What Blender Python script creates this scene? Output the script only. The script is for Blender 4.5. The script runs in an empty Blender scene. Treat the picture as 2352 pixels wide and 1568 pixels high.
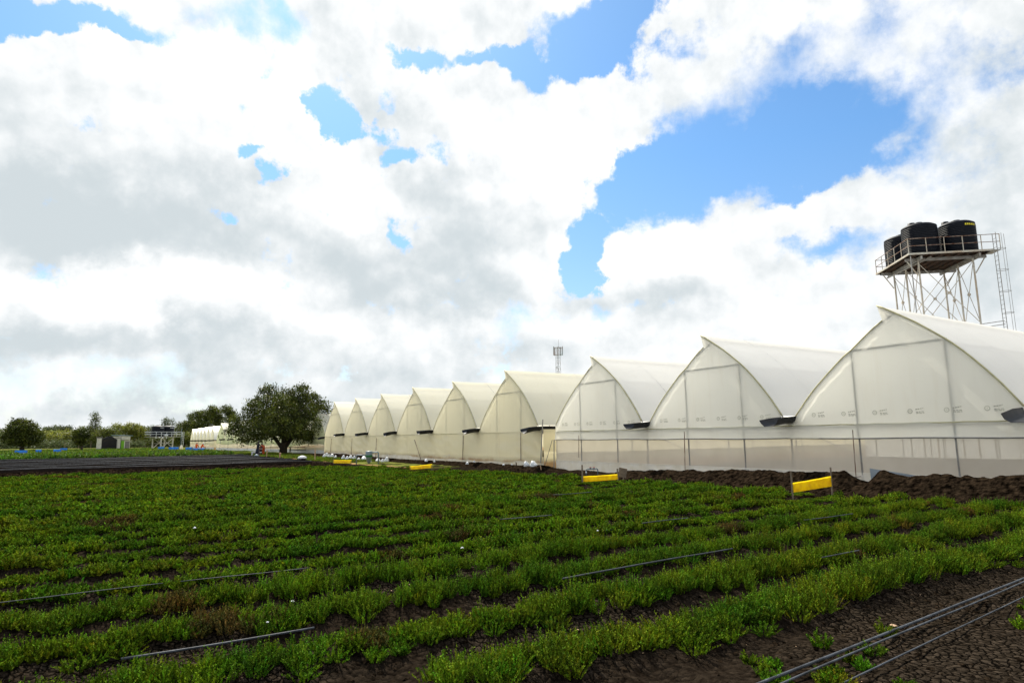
import bpy, bmesh, math, random
import numpy as np
from mathutils import Vector, Matrix
R = math.radians
random.seed(7)
rng = np.random.default_rng(11)
scene = bpy.context.scene
COL = scene.collection

# ---------------------------------------------------------------- camera
CAM_H = 2.05
FPX = 1459.1                      # focal length measured on a 2352 px wide copy
PITCH, ROLL, YAW = 0.149, -0.0125, -1.0131
FW = Vector((math.sin(YAW)*math.cos(PITCH), math.cos(YAW)*math.cos(PITCH), math.sin(PITCH)))
RT = Vector((math.cos(YAW), -math.sin(YAW), 0.0))
UP = RT.cross(FW)
RT, UP = (math.cos(ROLL)*RT + math.sin(ROLL)*UP, -math.sin(ROLL)*RT + math.cos(ROLL)*UP)
EYE = Vector((0, 0, CAM_H))
cd = bpy.data.cameras.new('camera'); cam = bpy.data.objects.new('camera', cd); COL.objects.link(cam)
cd.sensor_width = 36; cd.lens = FPX/2352*36; cd.clip_start = 0.05; cd.clip_end = 5000
m = Matrix.Identity(4)
for i in range(3):
    m[i][0] = RT[i]; m[i][1] = UP[i]; m[i][2] = -FW[i]; m[i][3] = EYE[i]
cam.matrix_world = m
scene.camera = cam

def ray(px, py): return FW + RT*((px-1176)/FPX) - UP*((py-784)/FPX)
def ground(px, py, z=0.0):
    d = ray(px, py); return EYE + d*((z-CAM_H)/d.z)
def at_depth(px, py, D): return EYE + ray(px, py)*D
def at_y(px, py, Y):
    d = ray(px, py); return EYE + d*(Y/d.y)

# ---------------------------------------------------------------- light and exposure
SUN_EL, SUN_DIR = R(50), Vector((-0.80, 0.16, 0)).normalized()
sun_vec = Vector((SUN_DIR.x*math.cos(SUN_EL), SUN_DIR.y*math.cos(SUN_EL), math.sin(SUN_EL)))
ld = bpy.data.lights.new('sun', 'SUN'); ld.energy = 5.0; ld.angle = R(0.6); ld.color = (1.0, 0.94, 0.82)
sun = bpy.data.objects.new('sun', ld); COL.objects.link(sun)
sun.rotation_euler = sun_vec.to_track_quat('Z', 'Y').to_euler()
sun.location = (0, 0, 60)
vs = scene.view_settings
scene.display_settings.display_device = 'sRGB'
vs.view_transform = 'Standard'; vs.look = 'None'; vs.gamma = 1; vs.exposure = 0.88; vs.use_curve_mapping = False

# ---------------------------------------------------------------- sky with clouds (fixed to compass directions)
def az_el(px, py):
    d = ray(px, py).normalized(); return math.atan2(d.x, d.y), math.asin(d.z)
world = bpy.data.worlds.new('World'); scene.world = world; world.use_nodes = True
wt = world.node_tree; wt.nodes.clear()
def WN(t, **k):
    n = wt.nodes.new(t)
    for a, b in k.items(): setattr(n, a, b)
    return n
def wl(a, b): wt.links.new(a, b)
def wmath(op, a, b=None, c=None, clamp=False):
    n = WN('ShaderNodeMath', operation=op, use_clamp=clamp)
    for i, v in enumerate((a, b, c)):
        if v is None: continue
        if isinstance(v, (int, float)): n.inputs[i].default_value = v
        else: wl(v, n.inputs[i])
    return n.outputs[0]
tc = WN('ShaderNodeTexCoord')
sep = WN('ShaderNodeSeparateXYZ'); wl(tc.outputs['Generated'], sep.inputs[0])
az = wmath('ARCTAN2', sep.outputs[0], sep.outputs[1]); el = wmath('ARCSINE', sep.outputs[2])
comb = WN('ShaderNodeCombineXYZ'); wl(az, comb.inputs[0]); wl(el, comb.inputs[1])
P0 = comb.outputs[0]
def wnoise(vec, scale, detail, rough=0.55, dist=0.0, lac=2.0):
    n = WN('ShaderNodeTexNoise'); n.inputs['Scale'].default_value = scale; n.inputs['Detail'].default_value = detail
    n.inputs['Roughness'].default_value = rough; n.inputs['Distortion'].default_value = dist; n.inputs['Lacunarity'].default_value = lac
    wl(vec, n.inputs['Vector']); return n
def wvec(op, a, b):
    n = WN('ShaderNodeVectorMath', operation=op)
    for i, v in enumerate((a, b)):
        if isinstance(v, tuple): n.inputs[i].default_value = v
        else: wl(v, n.inputs[i])
    return n.outputs[0]
# ragged warp of the cloud outlines
wn = wnoise(P0, 9, 6, 0.6)
warp = wvec('MULTIPLY', wvec('SUBTRACT', wn.outputs['Color'], (0.5, 0.5, 0.5)), (0.15, 0.13, 0.0))
P1 = wvec('ADD', P0, warp)
def puffy(vec, scale, det, rough=0.55):
    n = WN('ShaderNodeTexVoronoi', feature='F1'); n.inputs['Scale'].default_value = scale; n.inputs['Detail'].default_value = det
    n.inputs['Roughness'].default_value = rough; n.normalize = True
    wl(vec, n.inputs['Vector']); return n.outputs['Distance']
Pw = wvec('ADD', P0, wvec('MULTIPLY', wvec('SUBTRACT', wn.outputs['Color'], (0.5, 0.5, 0.5)), (0.05, 0.05, 0.0)))
def blob(px, py, rx, ry, rot, w, src):
    a, e = az_el(px, py)
    # local scale: angle per pixel of the measuring picture at that point
    a2, e2 = az_el(px+20, py); a3, e3 = az_el(px, py-20)
    sa = abs(a2-a)/20; se = abs(e3-e)/20
    mp = WN('ShaderNodeMapping', vector_type='TEXTURE')
    mp.inputs['Location'].default_value = (a, e, 0)
    tilt = math.atan2(e2-e, a2-a)
    mp.inputs['Rotation'].default_value = (0, 0, tilt + R(rot))
    mp.inputs['Scale'].default_value = (rx*sa*1.25, ry*se*1.25, 1)
    wl(src, mp.inputs['Vector'])
    g = WN('ShaderNodeTexGradient', gradient_type='SPHERICAL'); wl(mp.outputs[0], g.inputs['Vector'])
    sm = wmath('SMOOTHSTEP', 0, 0) if False else None
    return wmath('MULTIPLY', g.outputs['Fac'], w)
def field(blobs, src, start):
    acc = start
    for b in blobs:
        acc = wmath('ADD', acc, blob(*b, src))
    return acc
# holes where the blue shows (px, py, rx, ry, rotation, weight)
HOLES = [
 (70, 30, 290, 62, -6, -3.2), (330, 78, 150, 34, -14, -1.7), (560, 88, 130, 34, -10, -1.25), (655, 55, 62, 58, 0, -1.5), (520, 30, 150, 40, 0, -0.55),
 (930, 108, 95, 28, -12, -1.5), (1090, 118, 130, 32, 0, -1.9), (1205, 165, 70, 75, 0, -1.9), (1340, 75, 130, 80, 0, -1.9), (1450, 50, 190, 100, 25, -1.5),
 (1530, 140, 130, 60, 25, -1.1), (1330, 135, 90, 50, 0, -1.0),
 (1660, 330, 300, 105, 14, -2.6), (1880, 270, 220, 110, 0, -2.1), (1480, 430, 150, 110, 0, -2.3), (1700, 440, 260, 62, 12, -1.8), (1960, 350, 140, 80, 15, -1.4),
 (1345, 560, 50, 100, 0, -2.6), (1330, 630, 44, 56, 0, -2.2), (1440, 520, 90, 40, 0, -0.8),
 (768, 280, 46, 80, 10, -3.2), (775, 320, 40, 40, 0, -1.2), (598, 338, 36, 16, 0, -1.7), (640, 395, 24, 54, -20, -1.7), (935, 348, 50, 40, 30, -2.0), (870, 300, 50, 30, 0, -1.6), (905, 520, 26, 80, 0, -1.3), (510, 497, 36, 20, 0, -1.0),
 (1820, 130, 110, 50, 20, -1.15), (1900, 205, 120, 48, 10, -1.3), (2040, 235, 60, 60, 0, -1.2), (2110, 200, 70, 50, 0, -0.5), (2030, 70, 90, 40, 0, -0.5), (2090, 340, 70, 34, 0, -0.9),
 (1900, 548, 130, 34, 5, -2.0), (1960, 600, 60, 50, 0, -0.8), (1220, 735, 120, 36, 0, -0.85), (1050, 708, 60, 14, 0, -0.4),
 (170, 846, 330, 22, 3, -0.55), (330, 905, 120, 24, 0, -0.35), (560, 905, 60, 24, 0, -0.35), (2320, 190, 90, 26, 0, -0.4),
]
PUFFS = [
 (500, 120, 130, 70, 0, 1.1), (200, 130, 210, 60, -4, 0.9), (60, 115, 90, 60, 0, 0.8), (1130, 190, 90, 60, 0, 0.5), (980, 150, 60, 40, 0, 0.7), (900, 25, 210, 45, 0, 0.9), (1110, 40, 150, 40, -8, 0.7),
 (1300, 330, 160, 130, 30, 0.7), (1480, 230, 180, 55, 12, 0.9), (1720, 110, 150, 36, 30, 0.9), (1820, 290, 40, 30, 0, 0.3), (1960, 230, 60, 90, -20, 0.9),
 (1525, 500, 60, 52, 0, 1.4), (1380, 560, 45, 50, 0, 0.9), (1650, 520, 140, 50, 10, 1.0), (1870, 470, 170, 45, 12, 0.9), (1260, 640, 60, 60, 0, 0.5), (1460, 85, 60, 26, 20, 0.5), (1700, 370, 0.1, 0.1, 0, 0.0),
]
base_n = wnoise(P0, 3.2, 3, 0.5)
big = wnoise(P0, 13, 9, 0.62, 0.0)
# coverage behind and above the camera comes from the noise alone
start = wmath('MULTIPLY_ADD', base_n.outputs['Fac'], 0.9, 0.52)
# unseen sky: overhead cleared to deepen shadows, clouds behind kept to brighten the gables
clr = WN('ShaderNodeMapRange', interpolation_type='SMOOTHSTEP'); wl(wmath('MULTIPLY', el, 1.42), clr.inputs['Value'])
clr.inputs['From Min'].default_value = 1.0; clr.inputs['From Max'].default_value = 1.45
start = wmath('SUBTRACT', start, wmath('MULTIPLY', clr.outputs[0], 1.3))
HB = [b for b in HOLES]
dens = field(HB + PUFFS, P1, start)
dens = wmath('ADD', dens, wmath('MULTIPLY', wmath('SUBTRACT', big.outputs['Fac'], 0.5), 4.9))
pf = puffy(Pw, 15, 3)
dens = wmath('ADD', dens, wmath('MULTIPLY', wmath('SUBTRACT', 0.42, pf), 1.5))
soft = field([(1900, 150, 420, 190, 10, 2.0), (560, 60, 240, 90, 0, 1.6), (2150, 330, 220, 200, 0, 1.4), (1620, 240, 200, 90, 10, 1.0), (200, 870, 500, 90, 0, 1.6), (1180, 740, 200, 60, 0, 1.2), (1300, 60, 120, 80, 0, 0.5), (1620, 480, 260, 40, 12, 1.0), (1950, 570, 200, 80, 0, 1.2)], P0, 0.0)
dens = wmath('ADD', dens, wmath('MULTIPLY', soft, 0.12))
al = WN('ShaderNodeMapRange', interpolation_type='SMOOTHSTEP'); wl(dens, al.inputs['Value'])
wl(wmath('MULTIPLY_ADD', soft, -0.40, -0.15), al.inputs['From Min']); wl(wmath('MULTIPLY_ADD', soft, 1.1, 0.62), al.inputs['From Max'])
alpha = al.outputs[0]
# cloud body: bright billows, grey flat bases
GREY = [
 (200, 560, 260, 80, -4, 0.6), (120, 480, 200, 90, 0, 0.5),
 (300, 520, 420, 130, -4, 1.5), (560, 470, 220, 150, 0, 0.8), (800, 620, 230, 90, 0, 1.0), (1060, 560, 190, 170, 0, 1.15), (1000, 690, 260, 50, 0, 0.9), (820, 215, 130, 90, -20, 0.55), (940, 300, 120, 90, 0, 0.4),
 (300, 790, 460, 46, 2, 1.2), (780, 850, 400, 60, 0, 0.9), (100, 760, 160, 60, 0, 0.8), (60, 400, 160, 210, 0, 0.7), (1560, 690, 160, 40, 0, 0.8), (1350, 700, 80, 40, 0, 0.5), (2300, 430, 150, 190, 0, 1.3), (2220, 320, 150, 90, 0, 0.5), (2250, 700, 200, 120, 0, 0.5),
 (1700, 600, 170, 30, 0, 0.35), (700, 940, 700, 60, 0, 0.9), (200, 900, 250, 50, 0, 0.6), (1300, 800, 300, 50, 0, 0.5), (2320, 100, 130, 160, 0, 0.45), (740, 40, 120, 40, 0, 0.3), (420, 60, 200, 40, 0, 0.5),
]
WHITE = [(560, 230, 330, 130, 0, 0.9), (330, 660, 420, 60, 0, 1.3), (520, 630, 160, 60, 0, 0.8), (1250, 330, 170, 150, 0, 0.9), (760, 440, 200, 110, 0, 0.7), (830, 710, 240, 40, 0, 0.4), (1500, 560, 220, 90, 0, 0.9), (1280, 760, 220, 40, 0, 0.8), (320, 745, 60, 50, 0, 1.0), (220, 880, 150, 34, 0, 0.8)]
WHITE = [(a, b, c, d, e, -f) for a, b, c, d, e, f in WHITE]
grey = field(GREY + WHITE, P1, 0.0)
sh1 = wnoise(P0, 7, 7, 0.56)
P0s = wvec('ADD', P0, (0.012, 0.028, 0.0))
sh2 = wnoise(P0s, 7, 7, 0.56)
relief = wmath('SUBTRACT', sh2.outputs['Fac'], sh1.outputs['Fac'])
gn = wnoise(P1, 4.2, 5, 0.55)
g1 = wmath('ADD', grey, wmath('MULTIPLY', wmath('SUBTRACT', gn.outputs['Fac'], 0.47), 1.9))
pf2 = puffy(wvec('ADD', Pw, (0.006, 0.016, 0.0)), 15, 3)
g2 = wmath('ADD', g1, wmath('MULTIPLY', relief, 4.2))
g2 = wmath('ADD', g2, wmath('MULTIPLY', wmath('SUBTRACT', pf, pf2), 1.3))
gm = WN('ShaderNodeMapRange', interpolation_type='SMOOTHSTEP'); wl(g2, gm.inputs['Value'])
gm.inputs['From Min'].default_value = -1.0; gm.inputs['From Max'].default_value = 1.65
cr = WN('ShaderNodeValToRGB'); wl(gm.outputs[0], cr.inputs[0])
E_ = cr.color_ramp.elements
E_[0].position = 0.0; E_[0].color = (1.07, 1.07, 1.065, 1)
E_[1].position = 1.0; E_[1].color = (0.62, 0.685, 0.715, 1)
e_ = cr.color_ramp.elements.new(0.35); e_.color = (0.92, 0.945, 0.955, 1)
sky = WN('ShaderNodeTexSky', sky_type='NISHITA', sun_disc=False)
sky.sun_elevation = SUN_EL; sky.sun_rotation = math.atan2(SUN_DIR.x, SUN_DIR.y)
sky.air_density = 1.0; sky.dust_density = 0.6; sky.ozone_density = 1.6
SKY_STR = 0.083
clouds = WN('ShaderNodeVectorMath', operation='SCALE'); wl(cr.outputs[0], clouds.inputs[0]); clouds.inputs['Scale'].default_value = 0.575/SKY_STR
mx = WN('ShaderNodeMix', data_type='RGBA'); wl(alpha, mx.inputs['Factor']); tnt = WN('ShaderNodeMix', data_type='RGBA'); eh = WN('ShaderNodeMapRange'); wl(el, eh.inputs['Value']); eh.inputs['From Min'].default_value = 0.02; eh.inputs['From Max'].default_value = 0.42
wl(eh.outputs[0], tnt.inputs['Factor']); tnt.inputs['A'].default_value = (0.86, 0.90, 0.92, 1); tnt.inputs['B'].default_value = (0.62, 0.92, 1.10, 1)
wl(wvec('MULTIPLY', sky.outputs[0], tnt.outputs['Result']), mx.inputs['A']); wl(clouds.outputs[0], mx.inputs['B'])
bg = WN('ShaderNodeBackground'); wl(mx.outputs['Result'], bg.inputs[0]); bg.inputs[1].default_value = SKY_STR
wo = WN('ShaderNodeOutputWorld'); wl(bg.outputs[0], wo.inputs[0])
try:
    world.cycles.sampling_method = 'MANUAL'; world.cycles.sample_map_resolution = 512
except Exception: pass

# ---------------------------------------------------------------- materials
def material(name, color=(0.5, 0.5, 0.5), rough=0.7, vary=None, scale=5.0, bump=0.0, bscale=20.0, metal=0.0, trans=0.0, clear=0.0, attr=False, spec=0.3, detail=6, bdist=0.02):
    """procedural surface: noise between two colours, optional bump, optional thin-sheet translucency and openness"""
    mt = bpy.data.materials.new(name); mt.use_nodes = True
    nt = mt.node_tree; nt.nodes.clear(); N = nt.nodes.new; L = nt.links.new
    out = N('ShaderNodeOutputMaterial')
    geo = N('ShaderNodeNewGeometry')
    b = N('ShaderNodeBsdfPrincipled'); b.inputs['Roughness'].default_value = rough; b.inputs['Metallic'].default_value = metal
    b.inputs['Specular IOR Level'].default_value = spec
    c1 = (*color, 1)
    no = N('ShaderNodeTexNoise'); no.inputs['Scale'].default_value = scale; no.inputs['Detail'].default_value = detail; L(geo.outputs['Position'], no.inputs['Vector'])
    mxn = N('ShaderNodeMix'); mxn.data_type = 'RGBA'
    mxn.inputs['A'].default_value = c1; mxn.inputs['B'].default_value = (*(vary or tuple(c*0.82 for c in color)), 1)
    mr = N('ShaderNodeMapRange'); mr.inputs['From Min'].default_value = 0.35; mr.inputs['From Max'].default_value = 0.65; L(no.outputs['Fac'], mr.inputs['Value'])
    L(mr.outputs[0], mxn.inputs['Factor'])
    colout = mxn.outputs['Result']
    if attr:
        at = N('ShaderNodeAttribute'); at.attribute_name = 'tint'
        m2 = N('ShaderNodeMix'); m2.data_type = 'RGBA'; m2.blend_type = 'MULTIPLY'; m2.inputs['Factor'].default_value = 1
        L(colout, m2.inputs['A']); L(at.outputs['Color'], m2.inputs['B']); colout = m2.outputs['Result']
    L(colout, b.inputs['Base Color'])
    if bump:
        bn = N('ShaderNodeTexNoise'); bn.inputs['Scale'].default_value = bscale; bn.inputs['Detail'].default_value = 8; L(geo.outputs['Position'], bn.inputs['Vector'])
        bp = N('ShaderNodeBump'); bp.inputs['Strength'].default_value = bump; bp.inputs['Distance'].default_value = bdist; L(bn.outputs['Fac'], bp.inputs['Height']); L(bp.outputs[0], b.inputs['Normal'])
    sh = b.outputs[0]
    if trans:
        t = N('ShaderNodeBsdfTranslucent'); L(colout, t.inputs['Color'])
        ms = N('ShaderNodeMixShader'); ms.inputs[0].default_value = trans; L(sh, ms.inputs[1]); L(t.outputs[0], ms.inputs[2]); sh = ms.outputs[0]
    if clear:
        t = N('ShaderNodeBsdfTransparent')
        ms = N('ShaderNodeMixShader'); ms.inputs[0].default_value = clear; L(sh, ms.inputs[1]); L(t.outputs[0], ms.inputs[2]); sh = ms.outputs[0]
    L(sh, out.inputs[0])
    return mt
M = {}
M['gable'] = material('cream_sheet', (0.86, 0.83, 0.66), 0.45, (0.80, 0.76, 0.58), 0.5, 0.15, 1.4, trans=0.5, spec=0.25, bdist=0.03)
M['gable_old'] = material('aged_cream_sheet', (0.86, 0.80, 0.60), 0.5, (0.79, 0.73, 0.53), 0.4, 0.25, 1.2, trans=0.45, spec=0.25, bdist=0.04)
M['gable_green'] = material('greenish_sheet', (0.72, 0.77, 0.52), 0.5, (0.66, 0.71, 0.5), 0.4, 0.2, 1.2, trans=0.45, spec=0.25)
M['roof'] = material('white_roof_sheet', (0.88, 0.88, 0.85), 0.4, (0.84, 0.84, 0.81), 0.25, 0.15, 0.8, trans=0.42, spec=0.45, bdist=0.05)
M['roof_old'] = material('aged_roof_sheet', (0.87, 0.84, 0.71), 0.4, (0.83, 0.79, 0.65), 0.25, 0.15, 0.8, trans=0.42, spec=0.4, bdist=0.05)
M['curtain'] = material('curtain_sheet', (0.84, 0.78, 0.56), 0.45, (0.77, 0.70, 0.48), 0.8, 0.3, 2.0, trans=0.4, spec=0.3)
M['net'] = material('insect_net', (0.80, 0.73, 0.63), 0.8, (0.74, 0.67, 0.57), 1.2, 0, trans=0.35, clear=0.24, spec=0.05)
M['skirt'] = material('white_skirt_sheet', (0.86, 0.83, 0.76), 0.5, (0.76, 0.71, 0.60), 1.6, 0.3, 3.0, trans=0.35)
M['trim'] = material('trim_strip', (0.72, 0.68, 0.42), 0.5, trans=0.3)
M['steel'] = material('galvanised_pipe', (0.34, 0.34, 0.33), 0.5, (0.24, 0.22, 0.20), 3, metal=0.3)
M['rusty'] = material('rusty_steel', (0.34, 0.27, 0.22), 0.7, (0.16, 0.07, 0.04), 3.0, 0.3, 12, metal=0.2)
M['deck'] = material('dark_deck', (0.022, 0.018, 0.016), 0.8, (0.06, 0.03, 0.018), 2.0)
M['paint_steel'] = material('weathered_painted_steel', (0.50, 0.49, 0.44), 0.6, (0.40, 0.33, 0.25), 1.1, 0.2, 10, metal=0.1, detail=10)
M['black_film'] = material('black_liner', (0.010, 0.011, 0.014), 0.5, (0.02, 0.022, 0.026), 4, 0.3, 6, spec=0.25)
M['black_tank'] = material('black_tank_plastic', (0.004, 0.006, 0.011), 0.6, (0.006, 0.008, 0.014), 2, spec=0.22)
M['yellow'] = material('yellow_film', (0.86, 0.70, 0.012), 0.35, (0.70, 0.50, 0.02), 5, 0.5, 8, trans=0.45, spec=0.5)
M['blue'] = material('blue_film', (0.06, 0.33, 0.74), 0.35, (0.04, 0.22, 0.62), 3, 0.3, 8, trans=0.4, spec=0.4)
M['wood'] = material('weathered_wood', (0.24, 0.19, 0.14), 0.85, (0.15, 0.115, 0.085), 9, 0.5, 40)
M['pale_wood'] = material('pale_wood', (0.50, 0.33, 0.20), 0.85, (0.38, 0.25, 0.16), 9, 0.5, 40)
M['dark_wood'] = material('dark_wood', (0.035, 0.028, 0.022), 0.85, (0.02, 0.016, 0.013), 9, 0.5, 40)
M['pipe'] = material('grey_poly_pipe', (0.07, 0.08, 0.095), 0.6, (0.03, 0.034, 0.04), 7, 0.3, 30, spec=0.15)
M['pvc'] = material('grey_pvc', (0.20, 0.26, 0.29), 0.4, (0.14, 0.19, 0.22), 7)
M['white'] = material('white_plastic', (0.78, 0.80, 0.82), 0.4, (0.62, 0.65, 0.68), 5, 0.4, 9, trans=0.15)
M['red'] = material('red_plastic', (0.6, 0.06, 0.03), 0.4)
M['green_plastic'] = material('green_plastic', (0.02, 0.16, 0.04), 0.4)
M['black'] = material('black_paint', (0.012, 0.012, 0.014), 0.5)
M['whitewash'] = material('whitewashed_wall', (0.66, 0.64, 0.56), 0.9, (0.55, 0.52, 0.46), 1.5, 0.3, 20)
M['block'] = material('grey_block', (0.24, 0.22, 0.22), 0.95, (0.17, 0.155, 0.155), 5, 0.4, 20)
M['green_door'] = material('lime_door', (0.20, 0.50, 0.03), 0.5)
M['sheet_roof'] = material('blue_grey_roof', (0.25, 0.36, 0.42), 0.4, metal=0.3)
M['bark'] = material('bark', (0.075, 0.06, 0.045), 0.95, (0.035, 0.028, 0.02), 3, 0.6, 14)
M['skin'] = material('skin', (0.07, 0.035, 0.02), 0.5)
M['orange'] = material('orange_cloth', (0.78, 0.13, 0.02), 0.9, (0.62, 0.09, 0.015), 6)
M['rust_cloth'] = material('dark_orange_cloth', (0.42, 0.07, 0.015), 0.9, (0.3, 0.05, 0.01), 6)
M['navy'] = material('navy_cloth', (0.012, 0.014, 0.03), 0.9)
M['patch'] = material('blue_grey_sheet', (0.34, 0.40, 0.46), 0.5, (0.28, 0.33, 0.39), 2, trans=0.2)
M['print'] = material('pale_grey_print', (0.76, 0.755, 0.66), 0.7, trans=0.3)
M['mast'] = material('mast_steel', (0.30, 0.36, 0.38), 0.6, (0.34, 0.24, 0.22), 0.25)
M['yellow_mark'] = material('yellow_print', (0.75, 0.62, 0.03), 0.5)
M['herb'] = material('herb_leaves', (0.112, 0.172, 0.007), 0.8, (0.054, 0.115, 0.006), 1.1, attr=True, trans=0.15, spec=0.04)
M['field_leaf'] = material('field_leaves', (0.075, 0.135, 0.009), 0.6, (0.048, 0.10, 0.008), 0.25, attr=True, trans=0.3, spec=0.2)
M['tree_leaf'] = material('dark_tree_leaves', (0.088, 0.108, 0.012), 0.55, (0.036, 0.050, 0.008), 0.5, attr=True, trans=0.22, spec=0.25)
M['olive_leaf'] = material('olive_leaves', (0.13, 0.15, 0.028), 0.6, (0.08, 0.105, 0.02), 0.3, attr=True, trans=0.3, spec=0.2)
M['yellow_leaf'] = material('yellow_green_leaves', (0.21, 0.225, 0.035), 0.6, (0.14, 0.165, 0.03), 0.3, attr=True, trans=0.32, spec=0.2)
M['grey_leaf'] = material('grey_green_leaves', (0.10, 0.125, 0.045), 0.6, (0.06, 0.08, 0.028), 0.3, attr=True, trans=0.3, spec=0.2)

def weathered(name, color, dirt, trans, stain_z=None, rough=0.42, spec=0.3):
    mt = bpy.data.materials.new(name); mt.use_nodes = True
    nt = mt.node_tree; nt.nodes.clear(); N = nt.nodes.new; L = nt.links.new
    out = N('ShaderNodeOutputMaterial'); geo = N('ShaderNodeNewGeometry')
    def mp(scale):
        v = N('ShaderNodeMapping'); v.inputs['Scale'].default_value = scale; L(geo.outputs['Position'], v.inputs['Vector']); return v.outputs[0]
    def noise(vec, sc, d=6, rg=0.55):
        n = N('ShaderNodeTexNoise'); n.inputs['Scale'].default_value = sc; n.inputs['Detail'].default_value = d; n.inputs['Roughness'].default_value = rg; L(vec, n.inputs['Vector']); return n.outputs['Fac']
    def rmp(v, lo, hi, to=1.0):
        n = N('ShaderNodeMapRange'); n.interpolation_type = 'SMOOTHSTEP'; n.inputs['From Min'].default_value = lo; n.inputs['From Max'].default_value = hi; n.inputs['To Max'].default_value = to; L(v, n.inputs['Value']); return n.outputs[0]
    def mix(f, a, b):
        n = N('ShaderNodeMix'); n.data_type = 'RGBA'; L(f, n.inputs['Factor'])
        for k, v in (('A', a), ('B', b)):
            if isinstance(v, tuple): n.inputs[k].default_value = (*v, 1)
            else: L(v, n.inputs[k])
        return n.outputs['Result']
    streak = noise(mp((2.2, 2.2, 0.22)), 1.6, 7, 0.6); blot = noise(mp((1, 1, 1)), 0.45, 5)
    c = mix(rmp(streak, 0.52, 0.80, 0.35), color, dirt)
    c = mix(rmp(blot, 0.55, 0.78, 0.25), c, dirt)
    if stain_z is not None:
        sp = N('ShaderNodeSeparateXYZ'); L(geo.outputs['Position'], sp.inputs[0])
        ad = N('ShaderNodeMath'); ad.operation = 'MULTIPLY_ADD'; L(noise(mp((1, 1, 1)), 1.3, 6), ad.inputs[0]); ad.inputs[1].default_value = 0.55; L(sp.outputs[2], ad.inputs[2])
        f = N('ShaderNodeMapRange'); f.interpolation_type = 'SMOOTHSTEP'; f.inputs['From Min'].default_value = stain_z+0.52; f.inputs['From Max'].default_value = stain_z+0.18; f.inputs['To Max'].default_value = 0.8; L(ad.outputs[0], f.inputs['Value'])
        c = mix(f.outputs[0], c, (0.50, 0.27, 0.11))
    b = N('ShaderNodeBsdfPrincipled'); b.inputs['Roughness'].default_value = rough; b.inputs['Specular IOR Level'].default_value = spec; L(c, b.inputs['Base Color'])
    cr_ = noise(mp((1.0, 1.0, 0.45)), 3.2, 4, 0.5); cr2 = noise(mp((0.7, 0.7, 2.4)), 2.2, 3, 0.5)
    ad = N('ShaderNodeMath'); ad.operation = 'ADD'; L(cr_, ad.inputs[0]); L(cr2, ad.inputs[1])
    bp = N('ShaderNodeBump'); bp.inputs['Strength'].default_value = 0.10; bp.inputs['Distance'].default_value = 0.05; L(ad.outputs[0], bp.inputs['Height']); L(bp.outputs[0], b.inputs['Normal'])
    t = N('ShaderNodeBsdfTranslucent'); L(c, t.inputs['Color']); L(bp.outputs[0], t.inputs['Normal'])
    ms = N('ShaderNodeMixShader'); ms.inputs[0].default_value = trans; L(b.outputs[0], ms.inputs[1]); L(t.outputs[0], ms.inputs[2]); L(ms.outputs[0], out.inputs[0])
    return mt
M['gable'] = weathered('cream_sheet', (0.94, 0.93, 0.845), (0.84, 0.80, 0.68), 0.6)
M['gable_old'] = weathered('aged_cream_sheet', (0.91, 0.87, 0.69), (0.78, 0.71, 0.52), 0.56)
M['curtain'] = weathered('curtain_sheet', (0.88, 0.82, 0.60), (0.74, 0.64, 0.42), 0.42, stain_z=0.42)
M['roof'] = weathered('white_roof_sheet', (0.92, 0.92, 0.90), (0.84, 0.83, 0.79), 0.55)
M['roof_old'] = weathered('aged_roof_sheet', (0.90, 0.88, 0.76), (0.82, 0.77, 0.62), 0.53)
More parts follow.
